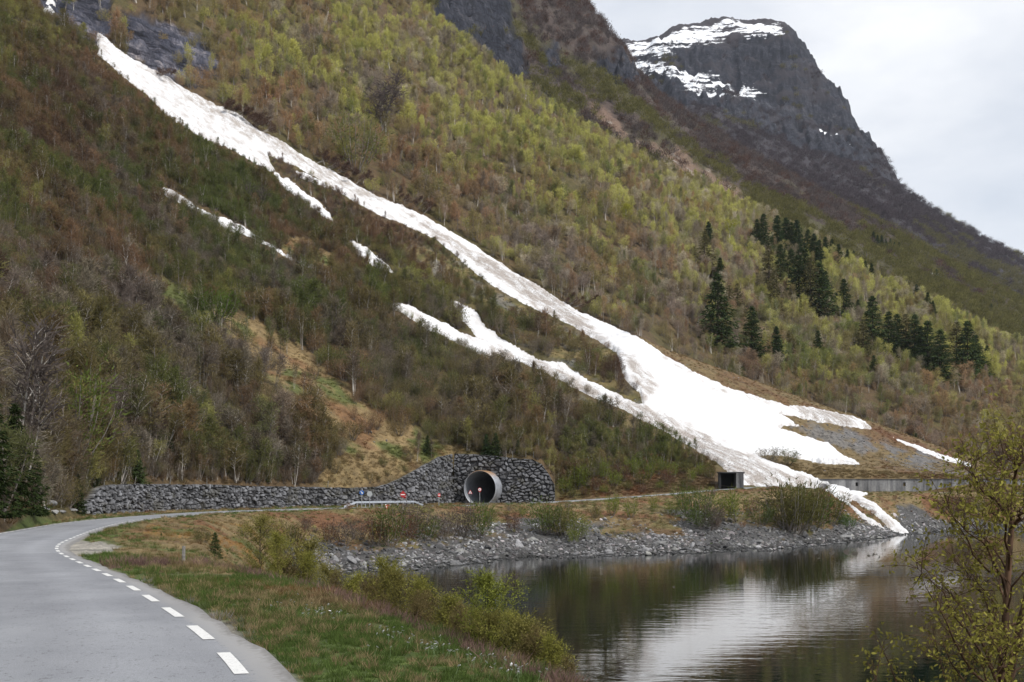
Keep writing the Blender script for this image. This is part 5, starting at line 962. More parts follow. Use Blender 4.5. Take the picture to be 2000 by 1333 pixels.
# shrubs on the lake bank below the road
BANK = [(735, 1066, 1008, 0), (762, 1068, 992, 2), (790, 1060, 1000, 0), (806, 1050, 984, 4), (830, 1056, 1006, 2), (872, 1056, 1002, 4), (905, 1050, 990, 4), (935, 1050, 984, 2), (1000, 1040, 1000, 0), (1062, 1044, 980, 2), (1085, 1046, 984, 1), (1100, 1050, 988, 1), (1130, 1054, 1004, 3), (1165, 1012, 985, 1), (1196, 1008, 968, 3), (1234, 1012, 976, 3), (1280, 998, 970, 3), (1315, 1008, 974, 3), (1345, 1008, 952, 2), (1362, 1026, 960, 2), (1385, 1036, 985, 4), (1372, 1034, 990, 2), (1418, 1018, 966, 3), (1440, 1020, 960, 3), (1468, 1006, 970, 0), (1490, 1028, 984, 2),
        (1520, 1024, 960, 4), (1535, 1036, 952, 1), (1552, 1042, 944, 1), (1570, 1038, 946, 1), (1588, 1034, 950, 2), (1605, 1030, 958, 0), (1622, 1024, 962, 1), (1658, 1034, 1002, 5), (1645, 1026, 1000, 5), (1840, 1000, 966, 0), (1862, 1004, 968, 0), (1880, 1006, 964, 0), (1905, 1008, 966, 1), (1960, 1005, 960, 1), (1120, 1062, 1030, 3), (560, 1072, 1020, 1), (590, 1068, 1022, 0), (640, 1062, 1020, 0), (668, 1066, 1014, 4), (700, 1056, 1012, 4), (520, 1052, 1020, 4), (480, 1050, 1024, 1), (600, 1036, 1008, 4), (395, 1060, 1030, 1), (950, 1022, 992, 1), (1020, 1010, 990, 3)]
BT = [(.13, .07, .045), (.11, .105, .035), (.08, .11, .028), (.15, .18, .035), (.12, .095, .08), (.065, .12, .02)]; BW = ['reddish-brown twiggy bush', 'olive-brown bush', 'dark green bush', 'bright yellow-green bush', 'grey leafless bush', 'deep green low bush']
BPL = [(500, 'on the dry bank inside the bend'), (620, 'above the boulders at the inner cove'), (760, 'on the bank below the guard rail'), (850, 'on the bank left below the tunnel mouth'), (940, 'on the bank below the tunnel mouth'), (1070, 'on the bank below the right wall end'), (1200, 'on the orange bank right of the wall'), (1360, 'under the left road tip'), (1430, 'on the bank below the concrete portal'), (1560, 'in the big bush group by the snow'), (1650, 'at the rocks left of the snow tip'), (1860, 'on the bank below the concrete wall')]
SLOPE_R = [(1105, 962, 925, 3), (1128, 955, 908, 3), (1148, 948, 905, 1), (1165, 958, 930, 0), (1182, 938, 898, 3), (1200, 950, 915, 3), (1216, 940, 905, 0), (1235, 932, 893, 3), (1252, 948, 918, 1), (1268, 936, 905, 3), (1285, 928, 892, 3), (1300, 945, 915, 0), (1316, 934, 903, 3), (1336, 926, 897, 1), (1350, 942, 915, 3), (1366, 930, 905, 3), (1384, 936, 908, 1), (1140, 968, 950, 0), (1225, 958, 940, 1), (1290, 955, 938, 3), (1340, 952, 934, 1), (1118, 972, 955, 1), (1180, 964, 945, 3), (1255, 962, 945, 0)]
items = []
for (px, yb, yt, c) in BANK + SLOPE_R:
    p = hit(px, yb, 'toe' if (px, yb, yt, c) in SLOPE_R else 'shore' if px > 600 else 'near'); h_ = (yb - yt) * p[1] / F * 1.15; v = rg.integers(0, 5); wd_ = 1.0 if c in (0, 3) else 1.2
    kn_ = 'bush' if rg.random() < .7 else 'round'; v = v % NV[KN_.index(kn_)]
    o = place_plant(kn_, int(v), p - (0, 0, .1), (0, 0, rg.random() * 6.28), (h_ * wd_, h_ * wd_, h_), np.array(BT[c]) * (.85 + .3 * rg.random()), 'bank_shrub', 'shrub', 'shrubs on the lake bank')
    items.append((o, BW[c], (min(BPL, key=lambda q: abs(q[0] - px))[1] if (px, yb, yt, c) not in SLOPE_R else 'on the slope beside the right wall end' if px < 1190 else 'on the brown slope above the road' if px < 1290 else 'on the slope left of the concrete portal'), px))
give_labels(items, None)
bd = bank * water_cols * .05 * (GKK < kz('rd') - .1) * np.clip(.5 + 1.2 * fbm(X / 10, Y / 10, 3, 131), 0, 1.5) * (1 - SNOWY)
x, y, z, px, py, kk = scatter(kz('shore') + .8, kz('rd'), bd, rg, (-100, 2260)); n = len(x); Hh = .5 + 1.3 * rg.random(n) ** 2
spread('bank_scrub', np.stack([x, y, z], 1), [PID[('bush', q)] for q in rg.integers(0, 5, n)], np.stack([x * 0, x * 0, rg.random(n) * 6.283], 1), np.stack([Hh * 1.2, Hh * 1.2, Hh], 1), PAL[rg.choice([0, 1, 4, 3, 0], n)] * (.8 + .4 * rg.random(n))[:, None], 'low brown heather and saplings scattered over the lake bank', 'scrub')

# young birches on the near bank
M_SAPLEAF = leafy_mat('young_leaves', transl=.3)
for i in range(4): proto('sapling', make_birch(270 + i, nt=2000, crown=.3 + .05 * (i % 2), trunks=1 + (i % 3), base=.12, nl=3200, leaf=.0115, r0=.007, tw=.0022, tl=.07), M_BARKD, M_SAPLEAF)
SAP = [(516, 2.0, 1012, 1), (545, 1.0, 1046, 0), (570, 3.0, 1076, 2), (598, 1.2, 1084, 0), (590, 4.0, 1062, 1), (640, 2.0, 1108, 1), (665, 1.0, 1120, 2), (690, 2.2, 1130, 0), (735, 1.0, 1128, 2), (758, 1.8, 1104, 0), (780, 1.2, 1118, 1), (815, 1.5, 1140, 0), (835, 1.0, 1162, 2), (868, 1.0, 1180, 1), (890, 1.5, 1172, 0), (912, .9, 1186, 2), (948, 1.0, 1136, 3), (930, 1.3, 1200, 0), (975, 1.1, 1198, 1), (1005, 1.2, 1206, 0), (1022, .9, 1232, 2), (1040, 1.3, 1216, 1), (1068, 1.2, 1250, 0), (1090, 1.0, 1290, 2), (850, 1.8, 1172, 2), (720, 1.6, 1150, 2)]
items = []
SPL2 = [(540, 'on the bank edge inside the bend'), (600, 'at the head of the cove'), (680, 'before the dark boulders of the cove'), (765, 'at the tallest yellow-green clump by the water'), (850, 'left of the pointed young birch'), (950, 'at the pointed young birch'), (1040, 'right of the pointed young birch')]
STN = [(.19, .185, .045), (.16, .145, .045), (.14, .11, .05), (.19, .21, .045)]
for (px, dd, yt, v) in SAP:
    d1 = float(curve_k1(px)) if False else float(np.interp(px, PXC, KD[2])) + dd; x_ = (px - CX) / F * d1; zg = ground(x_, d1); h_ = (CAMZ - (yt - HY) * d1 / F) - zg
    o = place_plant('sapling', v, (x_, d1, zg - .05), (0, 0, rg.random() * 6.28), (h_ * 1.1, h_ * 1.1, h_ * 1.05), np.array(STN[v]) * (.85 + .3 * rg.random()), 'young_birch', 'birch tree', 'young birches along the verge above the water')
    items.append((o, ['yellow-green leafy young birch', 'olive leafy young birch', 'brown twiggy young birch', 'pointed young birch with light green leaves'][v], min(SPL2, key=lambda q: abs(q[0] - px))[1], px))
give_labels(items, None)

# the leafing birch at the right edge, close to the camera
def near_birch():
    rg = np.random.default_rng(9); D0_ = 10.0
    def P(px, y, d): return np.array(((px - CX) / F * d, d, CAMZ - (y - HY) * d / F))
    foot = P(1950, 1500, D0_); foot[2] = ground(foot[0], foot[1]) - .1
    trunk = np.array([foot, P(1950, 1400, D0_), P(1962, 1250, D0_ + .1), P(1972, 1080, D0_ + .2), P(1985, 920, D0_ + .3), P(1998, 860, D0_ + .35), P(2006, 810, D0_ + .4)])
    trunk2 = np.array([P(1950, 1420, D0_), P(1985, 1260, D0_ - .3), P(2030, 1050, D0_ - .5), P(2060, 850, D0_ - .6)])
    paths = [(trunk, np.array((.052, .046, .037, .028, .02, .011, .004))), (trunk2, np.array((.045, .034, .022, .008)))]
    tips = [(1694, 1292, -.6), (1712, 1242, .2), (1745, 1318, .5), (1790, 1108, -.4), (1768, 1080, .3), (1846, 1076, .8), (1822, 1172, -.9), (1800, 1340, .9), (1872, 862, .1), (1898, 880, -.6), (1935, 862, .3), (1958, 845, -.4), (1880, 958, .7), (1852, 1000, -.7), (1842, 930, -.2), (1918, 1090, 1.1), (1975, 1000, -1.2), (2050, 900, .4), (2070, 1050, -.4), (2085, 1200, .5), (1880, 1262, -.6), (2015, 1130, 1.0), (1930, 1216, -1.1), (1896, 1190, .4), (1860, 1300, -.2), (2000, 870, -.8), (1905, 1010, -.9), (1870, 1130, .1), (1990, 1240, -1.2), (2040, 1300, .6), (1945, 930, .9), (1800, 1220, .6), (1840, 1250, -1.0), (1960, 1300, -1.3), (1915, 900, 1.0), (2020, 820, .3)]
    leaves = []; T = np.linspace(0, 1, 7)
    for (px, y, dz) in tips:
        y = y + 30 * (y < 980)
        tip = P(px, y, D0_ + dz); t0 = np.clip(1.0 - (y + 60 + 1.1 * abs(1970 - px) - 660) / 900.0, .06, .93); a = np.array([np.interp(t0, T, trunk[:, k]) for k in range(3)])
        if a[2] > tip[2] - .15: a = np.array([np.interp(max(t0 - .12, .03), T, trunk[:, k]) for k in range(3)])
        B = stem(a, tip, np.array((0, 0, .18)) + rg.normal(size=3) * .12, 8); B += rg.normal(size=B.shape) * .018 * np.array([0, 1, 1, 1, 1, 1, 1, 0])[:, None]; L = np.linalg.norm(tip - a); paths.append((B, np.linspace(.007 + .006 * L, .0025, 8)))
        for i in range(int(8 + L * 6)):
            t = .22 + .78 * rg.random(); q = np.array([np.interp(t, np.linspace(0, 1, 8), B[:, k]) for k in range(3)]); d = (tip - a) / L * .6 + rg.normal(size=3) * .75 + (0, 0, .35); d /= np.linalg.norm(d); l2 = (.2 + .42 * rg.random()) * (1.15 - .5 * t)
            S = stem(q, q + d * l2, rg.normal(size=3) * .05, 4); paths.append((S, np.linspace(.0036, .0013, 4)))
            for j in range(int(3 + l2 * 12)):
                u = rg.random() ** .7; w = np.array([np.interp(u, np.linspace(0, 1, 4), S[:, k]) for k in range(3)]); e = w + (rg.normal(size=3) * .05 + d * .04); paths.append((np.array([w, e]), np.array((.0014, .0008))))
                for _ in range(rg.integers(1, 4)): leaves.append(e + rg.normal(size=3) * .018)
    C = np.array(leaves); n = len(C); S = .017 + .012 * rg.random(n); a = rg.normal(size=(n, 3)); a[:, 2] -= .3; a /= np.linalg.norm(a, axis=1)[:, None]; b = np.cross(a, rg.normal(size=(n, 3))); b /= np.linalg.norm(b, axis=1)[:, None]; nn_ = np.cross(a, b)
    ring = [a * 0, a * .45 + b * .42 + nn_ * .08, a * 1.1 + b * .36, a * 1.9, a * 1.1 - b * .36, a * .45 - b * .42 + nn_ * .08]; v = np.stack([C + r_ * S[:, None] for r_ in ring], 1).reshape(-1, 3)
    tv, tf = tubes([p for p in paths if len(p[0]) > 2], 5); sv, sf = tubes([p for p in paths if len(p[0]) == 2], 3)
    r_ = empty('leafing_birch', foot); o = foot
    t = obj('trunk', mesh('birch_trunk', np.concatenate([tv, sv]) - o, [tf, sf + len(tv)], [bark_mat('near_birch_bark', (.035, .024, .018), (.12, .075, .05), 9)], smooth=True), r_)
    c = obj('crown', mesh('birch_leaves', v - o, np.arange(n * 6).reshape(-1, 6), [M_SAPLEAF], attrs=dict(var=np.repeat(rg.random(n), 6))), r_); c['tint'] = [.195, .18, .042]
    props(r_, 'young birch with small olive-yellow leaves close by at the right edge', 'birch tree'); print('leaves', n)
near_birch()

# rocks of the shore
def rock_tint(n, rg, bright=1.0): b = (.06 + .20 * rg.random(n) ** 1.5) * bright; return np.stack([b * (1 + .10 * (rg.random(n) > .8)), b, b * (1.03 - .08 * (rg.random(n) > .8))], 1)
zone = ((GKK > kz('shore') - .10) & (GKK < kz('shore') + 1.35)) * sstep(540, 600, GPX)
dn = zone * np.where(GKK < kz('shore') + .95, 3.6, 1.3) * (1 - sstep(kz('shore') + .9, kz('shore') + 1.3, GKK + .3 * n2 + .9 * fbm(X / 12, Y / 12, 2, 48))) * (1 - .9 * SNOWY)
x, y, z, px, py, kk = scatter(kz('shore') - .10, kz('shore') + 1.36, dn, rg, (520, 2120)); n = len(x); S = .28 + .55 * rg.random(n) ** 2.2 + 1.1 * (rg.random(n) > .965) * rg.random(n)
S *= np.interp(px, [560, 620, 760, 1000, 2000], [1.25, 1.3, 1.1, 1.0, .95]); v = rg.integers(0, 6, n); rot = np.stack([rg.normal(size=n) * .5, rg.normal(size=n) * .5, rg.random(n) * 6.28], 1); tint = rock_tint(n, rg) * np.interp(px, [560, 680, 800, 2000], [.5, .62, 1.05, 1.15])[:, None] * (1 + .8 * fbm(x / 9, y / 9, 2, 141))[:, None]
o_ = np.argsort(-S / y * ((px > 590) & (px < 1990))); big = np.zeros(n, bool); big[o_[:280]] = True; print('rocks', n)
sc3 = np.stack([S * 1.25, S * 1.0, S * .85], 1)
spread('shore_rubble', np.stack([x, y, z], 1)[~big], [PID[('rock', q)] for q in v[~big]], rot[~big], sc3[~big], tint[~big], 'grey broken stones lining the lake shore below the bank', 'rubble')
RPL = [(600, 'in the dark cove at left'), (680, 'on the shore at the inner cove'), (760, 'on the shore below the guard rail'), (850, 'on the shore right of the cove'), (940, 'at the water below the tunnel mouth'), (1040, 'at the water right below the tunnel mouth'), (1140, 'on the pale shore stones right of centre'), (1230, 'on the shore below the orange bank'), (1320, 'at the water below the left road tip'), (1410, 'at the water below the concrete portal'), (1500, 'at the shore left of the big bushes'), (1600, 'at the water below the big bushes'), (1690, 'at the point left of the snow tip'), (1760, 'at the snow tip by the water'), (1850, 'on the far shore below the concrete wall'), (1950, 'on the far shore behind the near birch')]
items = []; q50 = np.quantile(S[big], [.33, .66])
for i in np.flatnonzero(big):
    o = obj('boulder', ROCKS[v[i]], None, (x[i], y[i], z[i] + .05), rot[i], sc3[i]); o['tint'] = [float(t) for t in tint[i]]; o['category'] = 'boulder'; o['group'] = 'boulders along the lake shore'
    b = tint[i][1]; items.append((o, ('huge ' if S[i] > q50[1] else 'middling ' if S[i] > q50[0] else 'small ') + ('dark' if b < .11 else 'grey' if b < .2 else 'pale') + ' boulder', min(RPL, key=lambda q: abs(q[0] - px[i]))[1], px[i]))
for (px_, py_, s_r, b) in [(962, 1091, 1.9, .07), (1045, 1026, 1.0, .42), (1052, 1030, .7, .36), (1290, 1064, 2.6, .14), (1480, 1060, 2.4, .12), (1620, 1056, 2.0, .13), (1650, 1050, 2.6, .2), (1745, 1046, 1.8, .10), (985, 1025, .7, .4), (1800, 1042, 1.4, .1), (95, 985, 1.3, .2), (110, 968, 1.0, .24), (78, 996, 1.2, .16), (120, 1002, .9, .18), (140, 998, 1.0, .2), (105, 1003, 1.0, .25), (132, 975, .8, .22), (66, 978, 1.0, .18), (168, 1004, .9, .17)]:
    p = hit(px_, py_, 'shore' if px_ > 600 else 'rd'); o = obj('boulder', ROCKS[int(rg.integers(0, 6))], None, p + (0, 0, .1), (0, .1, rg.random() * 6), (s_r * 1.4, s_r, s_r * .6)); o['tint'] = [b, b, b]; o['category'] = 'boulder'; o['group'] = 'boulders along the lake shore'
    items.append((o, ('dark' if b < .15 else 'whitish' if b > .3 else 'grey') + ' single boulder', min(RPL + [(100, 'beside the dark spruces left of the road')], key=lambda q: abs(q[0] - px_))[1], px_))
give_labels(items, None)
dn = (sc1 * .22 + sc2 * .35 + mid * sstep(.12, .3, fbm(X / 6, Y / 6, 4, 45)) * .18 + fan * .01 + clear * .01) * (1 - SNOWY)
x, y, z, px, py, kk = scatter(kz('toe'), kz('L5'), dn, rg); n = len(x); S = .25 + .6 * rg.random(n) ** 2
spread('scree', np.stack([x, y, z], 1), [PID[('rock', q)] for q in rg.integers(0, 6, n)], np.stack([rg.normal(size=n) * .5, rg.normal(size=n) * .5, rg.random(n) * 6.28], 1), np.stack([S * 1.2, S, S * .8], 1), rock_tint(n, rg, .95), 'grey scree stones strewn down the avalanche fan', 'rubble')

# brushwood swept against the edge of the snow
pts = []
for (a, b, c_, d_, n_) in [(430, 215, 520, 262, 46), (610, 308, 720, 372, 40), (770, 392, 830, 418, 14), (1100, 590, 1180, 628, 16), (300, 150, 330, 160, 5)]:
    for i in range(n_): t = rg.random(); pts.append((a + (c_ - a) * t, b + (d_ - b) * t - 3 + rg.normal() * 5))
W_ = np.array([hit(a, b, 'L3') for a, b in pts]); n = len(W_); rot = np.stack([np.full(n, 1.25) + rg.normal(size=n) * .15, rg.normal(size=n) * .2, rg.normal(size=n) * .5 + math.radians(45)], 1)
spread('brushwood', W_ + (0, 0, .4), [PID[('thicket', q)] for q in rg.integers(0, 3, n)], rot, np.full((n, 3), 5.0), np.tile(PAL[6] * .9, (n, 1)), 'tangle of broken stems swept against the upper edge of the snow gully', 'brushwood')

# grass
gm = np.where(GD < 14, 75, np.where(GD < 22, 38, np.where(GD < 36, 10, np.where(GD < 75, 4.0, 1.0)))) * (RDIST > hw + .12) * (1 - layby)
gm = gm * np.where(GKK < kz('verge') + .35, 1, np.where(GKK < kz('rip'), .55, .8)) * (1 - .9 * rip * water_cols)
gm = gm * np.clip(1.15 + 1.0 * fbm(X / 1.3, Y / 1.3, 3, 151), .55, 2)
x, y, z, px, py, kk = scatter(kz('da') + .02, kz('toe') - .02, gm, rg, (-120, 2100), -200); keep = (y > 7.5) & ((py < 1420) | (py > 1e6)) & (z > .5); x, y, z, px, py, kk = (q[keep] for q in (x, y, z, px, py, kk)); n = len(x); print('tufts', n)
ri, ci_ = np.searchsorted(GK, kk), np.searchsorted(PXC, px).clip(0, NC - 1)
gc = cov[ri.clip(0, NR - 1), ci_]; rd_, _, _ = road_info(x, y)
greenish = rg.random(n) < np.where((rd_ < hw + 1.6) | (y < 26), .48, .2) * np.clip(1 + 1.5 * fbm(x / 4.5, y / 4.5, 3, 53), .2, 1.8)
t_ = np.where(greenish[:, None], np.array((.085, .125, .035)), np.where((rg.random(n) < .55)[:, None], np.array((.26, .20, .11)), gc * 1.25)) * (.75 + .5 * rg.random(n))[:, None]
Hh = np.interp(y, [8, 15, 30, 80, 200], [.07, .11, .15, .24, .40]) * (.5 + .9 * rg.random(n)); edge_d = np.interp(px, PXC, KD[2]); sticks = (np.abs(y - edge_d - .3) < np.interp(edge_d, [10, 25], [.9, 2.5])) & (px < 1150)
Hh = np.where(sticks, Hh * 1.5, Hh); t_ = np.where((sticks & (rg.random(n) < .6))[:, None], np.array((.20, .13, .11)) * (.7 + .6 * rg.random(n))[:, None], t_)
spread('verge_grass', np.stack([x, y, z], 1), [PID[('tuft', q)] for q in rg.integers(0, 4, n)], np.stack([rg.normal(size=n) * .12, rg.normal(size=n) * .12, rg.random(n) * 6.28], 1), np.stack([Hh * 1.3, Hh * 1.3, Hh], 1), t_, 'green and straw-coloured spring grass on the verge and bank', 'grass')
gm = (clear * .6 + fan * .3 + mid * .3 + 2.2 * (GKK < kz('top') + .5) * (GD < 300) + .8 * slope_r) * (1 - SNOWY) * (1 - .7 * sc1); x, y, z, px, py, kk = scatter(kz('toe') + .1, kz('L5'), gm * ((GKK > kz('top')) | (slope_r > .3)), rg, (0, 2050)); n = len(x); ri, ci_ = np.searchsorted(GK, kk), np.searchsorted(PXC, px).clip(0, NC - 1); Hh = .35 + .3 * rg.random(n); print('slope tufts', n)
spread('slope_grass', np.stack([x, y, z], 1), [PID[('tuft', q)] for q in rg.integers(0, 4, n)], np.stack([rg.normal(size=n) * .2, rg.normal(size=n) * .2, rg.random(n) * 6.28], 1), np.stack([Hh * 1.6, Hh * 1.6, Hh], 1), cov[ri.clip(0, NR - 1), ci_] * (1.0 + .6 * rg.random(n))[:, None], 'withered grass tussocks in the clearings of the slope', 'grass')
FL = np.array([(528, 1186), (560, 1190), (612, 1200), (625, 1206), (650, 1212), (680, 1218), (720, 1232), (750, 1242), (775, 1250), (810, 1262), (850, 1280), (890, 1290), (930, 1302), (970, 1316), (1000, 1326), (1030, 1332)], float)
fp = []
for i in range(95): t = rg.random() ** .8 * (len(FL) - 1); k_ = int(t); q = FL[k_] * (1 - t + k_) + FL[min(k_ + 1, len(FL) - 1)] * (t - k_); fp.append((q[0] + rg.normal() * 22, q[1] + rg.normal() * 6 + 2))
for (a, b) in [(718, 1284), (730, 1286), (762, 1288), (826, 1288), (836, 1289), (846, 1286), (855, 1288), (745, 1258), (890, 1322), (915, 1312), (925, 1316), (940, 1316)]: fp.append((a, b))
FP = np.array([hit(a, b, 'da', 'near') for a, b in fp]); n = len(FP)
spread('anemones', FP + (0, 0, .02), [PID[('flower', q)] for q in rg.integers(0, 2, n)], np.stack([rg.normal(size=n) * .2 - .5, rg.normal(size=n) * .3, rg.random(n) * .5], 1), np.full((n, 3), .95), np.ones((n, 3)), 'small white anemones dotting the edge of the verge', 'flowers')

# ------------------------------------------------------------------ the dry-stone boulder wall
def stone_mat():
    m, n, l, o = new_mat('wall_boulders'); b = N(n, 'ShaderNodeBsdfPrincipled'); l.new(b.outputs[0], o.inputs[0]); b.inputs['Roughness'].default_value = .85
    C = N(n, 'ShaderNodeAttribute', attribute_name='stone'); a = pos_noise(n, l, 2.2, 6, rough=.7); s = pos_noise(n, l, 1.1, 5, rough=.7)
    r = ramp(n, l, a.outputs['Fac'], [(.3, (.55, .55, .57)), (.5, (1, 1, 1)), (.7, (1.45, 1.45, 1.45))]); c = mixc(n, l, 1.0, C.outputs['Color'], r.outputs[0], 'MULTIPLY')
    li = ramp(n, l, s.outputs['Fac'], [(.62, (0, 0, 0)), (.70, (1, 1, 1))]); c = mixc(n, l, mth(n, l, 'MULTIPLY', li.outputs[0], .5), c, (.24, .235, .22))
    l.new(c, b.inputs['Base Color']); bp = N(n, 'ShaderNodeBump'); bp.inputs['Distance'].default_value = .08; l.new(a.outputs['Fac'], bp.inputs['Height']); l.new(bp.outputs[0], b.inputs['Normal']); return m
M_STONE = stone_mat()
def worley(x, y, seed):
    ix, iy = np.floor(x), np.floor(y); f1 = np.full(x.shape, 9.); f2 = f1.copy(); cid = np.zeros(x.shape); cx = np.zeros(x.shape); cy = np.zeros(x.shape)
    for dx in (-1, 0, 1):
        for dy in (-1, 0, 1):
            gx, gy = ix + dx, iy + dy; jx = gx + .5 + .42 * (_h(gx, gy, seed) * 2 - 1) + .5 * (gy % 2); jy = gy + .5 + .30 * (_h(gx, gy, seed + 5) * 2 - 1)
            for sh in (-1, 0):
                ax = np.abs(x - jx - sh); ay = np.abs(y - jy); d = (ax ** 2.6 + ay ** 2.6) ** (1 / 2.6); c = _h(gx + sh * 0 + 31 * sh, gy, seed + 9)
                near = d < f1; f2 = np.where(near, f1, np.minimum(f2, d)); cid = np.where(near, c, cid); cx = np.where(near, x - jx - sh, cx); cy = np.where(near, y - jy, cy); f1 = np.minimum(f1, d)
    return f1, f2, cid, cx, cy
def wall_piece(poly, seed, s_off, hole=None):
    P = np.asarray(poly, float); seg = np.linalg.norm(np.diff(P, axis=0), axis=1); L = np.concatenate([[0], np.cumsum(seg)]); step = .12; s = np.arange(0, L[-1] + step, step); x = np.interp(s, L, P[:, 0]); y = np.interp(s, L, P[:, 1])
    tx, ty = np.gradient(x), np.gradient(y); q = np.hypot(tx, ty); nx, ny = ty / q, -tx / q                      # towards the road
    ker = np.ones(25) / 25; nx = np.convolve(np.pad(nx, 12, 'edge'), ker, 'valid'); ny = np.convolve(np.pad(ny, 12, 'edge'), ker, 'valid')
    px = CX + F * x / y; bot = np.interp(y, [110, 155, 192, 222, 240], [CAMZ - 3.05, CAMZ - 3.45, CAMZ - 3.72, CAMZ - 3.95, CAMZ - 4.2]) - .35; top = hd(wtop(px), y) + .12 * fbm(s / 1.1, s * 0, 3, seed)
    if seed == 7: bot = np.interp(px, [880, 985, 1085], [CAMZ - 4.25, CAMZ - 4.2, CAMZ - 3.3]) - .25
    nz = 76; t = np.linspace(0, 1, nz)[:, None]; hgt = np.maximum(top - bot, .05)[None, :]; Zz = bot[None, :] + t * hgt; S_ = np.broadcast_to(s[None, :], Zz.shape) + s_off
    cell = np.interp(y, [120, 170, 240], [.85, 1.2, 1.75]); cum = np.cumsum(step / cell); ch = (.52 * cell + .12)[None, :]
    wx = cum[None, :] + .28 * fbm(S_ / 1.8, Zz / 1.8, 3, seed + 3); wy = (Zz - (CAMZ - 4)) / ch + .45 * fbm(S_ / 2.2, Zz / 2.2, 3, seed + 4)
    f1, f2, cid, cx_, cy_ = worley(wx, wy, seed); e = f2 - f1; face = sstep(.02, .22, e)
    off = face * (.26 + .30 * cid) + face * (cx_ * (cid - .5) + cy_ * (_h(np.floor(cid * 997), np.floor(cid * 31), 3) - .5)) * .5 + .07 * fbm(S_ / .35, Zz / .35, 3, seed + 6) - .12
    batter = -(Zz - bot[None, :]) * .05; off = off + batter
    X_ = x[None, :] + nx[None, :] * off; Y_ = y[None, :] + ny[None, :] * off
    g = (.07 + .12 * _h(np.floor(cid * 4099), np.floor(cid * 77), 11)) * (.12 + .88 * face); mo = sstep(.15, .4, fbm(S_ / 2.5, Zz / 1.2, 3, seed + 8)) * .35
    col = np.stack([g * .98, g, g * 1.08], -1) * (1 - mo[..., None]) + np.array((.06, .055, .03)) * mo[..., None]
    V = np.stack([X_, Y_, Zz], -1).reshape(-1, 3); f = grid_faces(nz, len(s))
    if hole is not None:
        cz_, cpx, rpx = hole; pxv = CX + F * X_ / Y_; pzv = (HY - F * (Zz - CAMZ) / Y_); ins = ((pxv - cpx) / rpx) ** 2 + ((pzv - cz_) / (rpx * 1.06)) ** 2 < 1
        f = f[~ins.reshape(-1)[f].all(1)]
    # back: the wall has depth, closed by a top course leaning into the bank
    k0 = len(V); Vt = np.stack([x - nx * .9, y - ny * .9, top - .05], -1); V2 = np.concatenate([V, Vt]); m = len(s); i = np.arange(m - 1); ft = np.stack([(nz - 1) * m + i, (nz - 1) * m + i + 1, k0 + i + 1, k0 + i], 1)
    return V2, np.concatenate([f, ft]), np.concatenate([col.reshape(-1, 3), np.tile((.07, .06, .04), (m, 1))])
wr = empty('boulder_wall', (-40, 150, CAMZ - 3.5)); props(wr, 'long dark dry-stone boulder wall behind the road, climbing round the tunnel mouth', 'stone wall')
TPX, TPY, TD = 937.0, 954.5, 236.0
v, f, c = wall_piece(WALL, 5, 0); off0 = np.array(wr.location); me = mesh('wall_run', v - off0, f[:, ::-1], [M_STONE], attrs=dict(stone=c)); obj('retaining_face', me, wr)
v, f, c = wall_piece(WALL2, 7, 40, hole=(TPY, TPX, 32.0)); me = mesh('portal_wall', v - off0, f[:, ::-1], [M_STONE], attrs=dict(stone=c)); obj('portal_face', me, wr)

# ------------------------------------------------------------------ corrugated steel tunnel
def steel():
    m, n, l, o = new_mat('galvanised_steel'); b = N(n, 'ShaderNodeBsdfPrincipled'); l.new(b.outputs[0], o.inputs[0]); b.inputs['Roughness'].default_value = .5; b.inputs['Metallic'].default_value = .55
    a = pos_noise(n, l, 1.2, 5); r = ramp(n, l, a.outputs['Fac'], [(.3, (.30, .32, .36)), (.7, (.46, .48, .52))]); R_ = N(n, 'ShaderNodeAttribute', attribute_name='rust')
    l.new(mixc(n, l, R_.outputs['Fac'], r.outputs[0], (.42, .26, .15)), b.inputs['Base Color']); return m
tr = empty('tunnel_tube', ((TPX - CX) / F * TD, TD, CAMZ - 4.2)); props(tr, 'round corrugated steel tunnel mouth set in the boulder wall', 'tunnel')
c0 = np.array(((TPX - CX) / F * (TD - 1.3), TD - 1.3, CAMZ - (TPY - HY) * (TD - 1.3) / F)); ax = np.array((.36, 1, 0.0)); ax /= np.linalg.norm(ax); sx_ = np.array((ax[1], -ax[0], 0)); R0 = 3.55
nl, na_ = 260, 72; th = np.linspace(0, 2 * np.pi, na_ + 1); ss = np.linspace(0, 26, nl); VV = []; FF = []; ru = []
for side, r_off in ((0, 0.0), (1, .14)):
    rad = R0 + r_off + .05 * np.sin(ss / .30 * 2 * np.pi)
    v = c0 + ax * ss[:, None, None] + rad[:, None, None] * (np.cos(th)[None, :, None] * sx_ + 1.04 * np.sin(th)[None, :, None] * np.array((0, 0, 1.))); VV.append(v.reshape(-1, 3)); g = grid_faces(nl, na_ + 1) + side * nl * (na_ + 1); FF.append(g if side else g[:, ::-1])
    ru.append(np.broadcast_to((side * sstep(.55, .95, np.sin(th)))[None, :], (nl, na_ + 1)).reshape(-1))
k_ = nl * (na_ + 1); i = np.arange(na_); FF.append(np.stack([i, i + 1, k_ + i + 1, k_ + i], 1)); VV = np.concatenate(VV) - np.array(tr.location)
obj('steel_pipe', mesh('steel_pipe', VV, np.concatenate(FF), [steel()], smooth=True, attrs=dict(rust=np.concatenate(ru))), tr)
bx = MB(); q = c0 - np.array(tr.location) + ax * 12.2; bx.box((q[0], q[1], .34), (5.6, 27, .5), -math.atan2(ax[0], ax[1])); bx.build('tunnel_floor', simple('tunnel_floor', (.32, .32, .32), .9, noise=.3), tr)
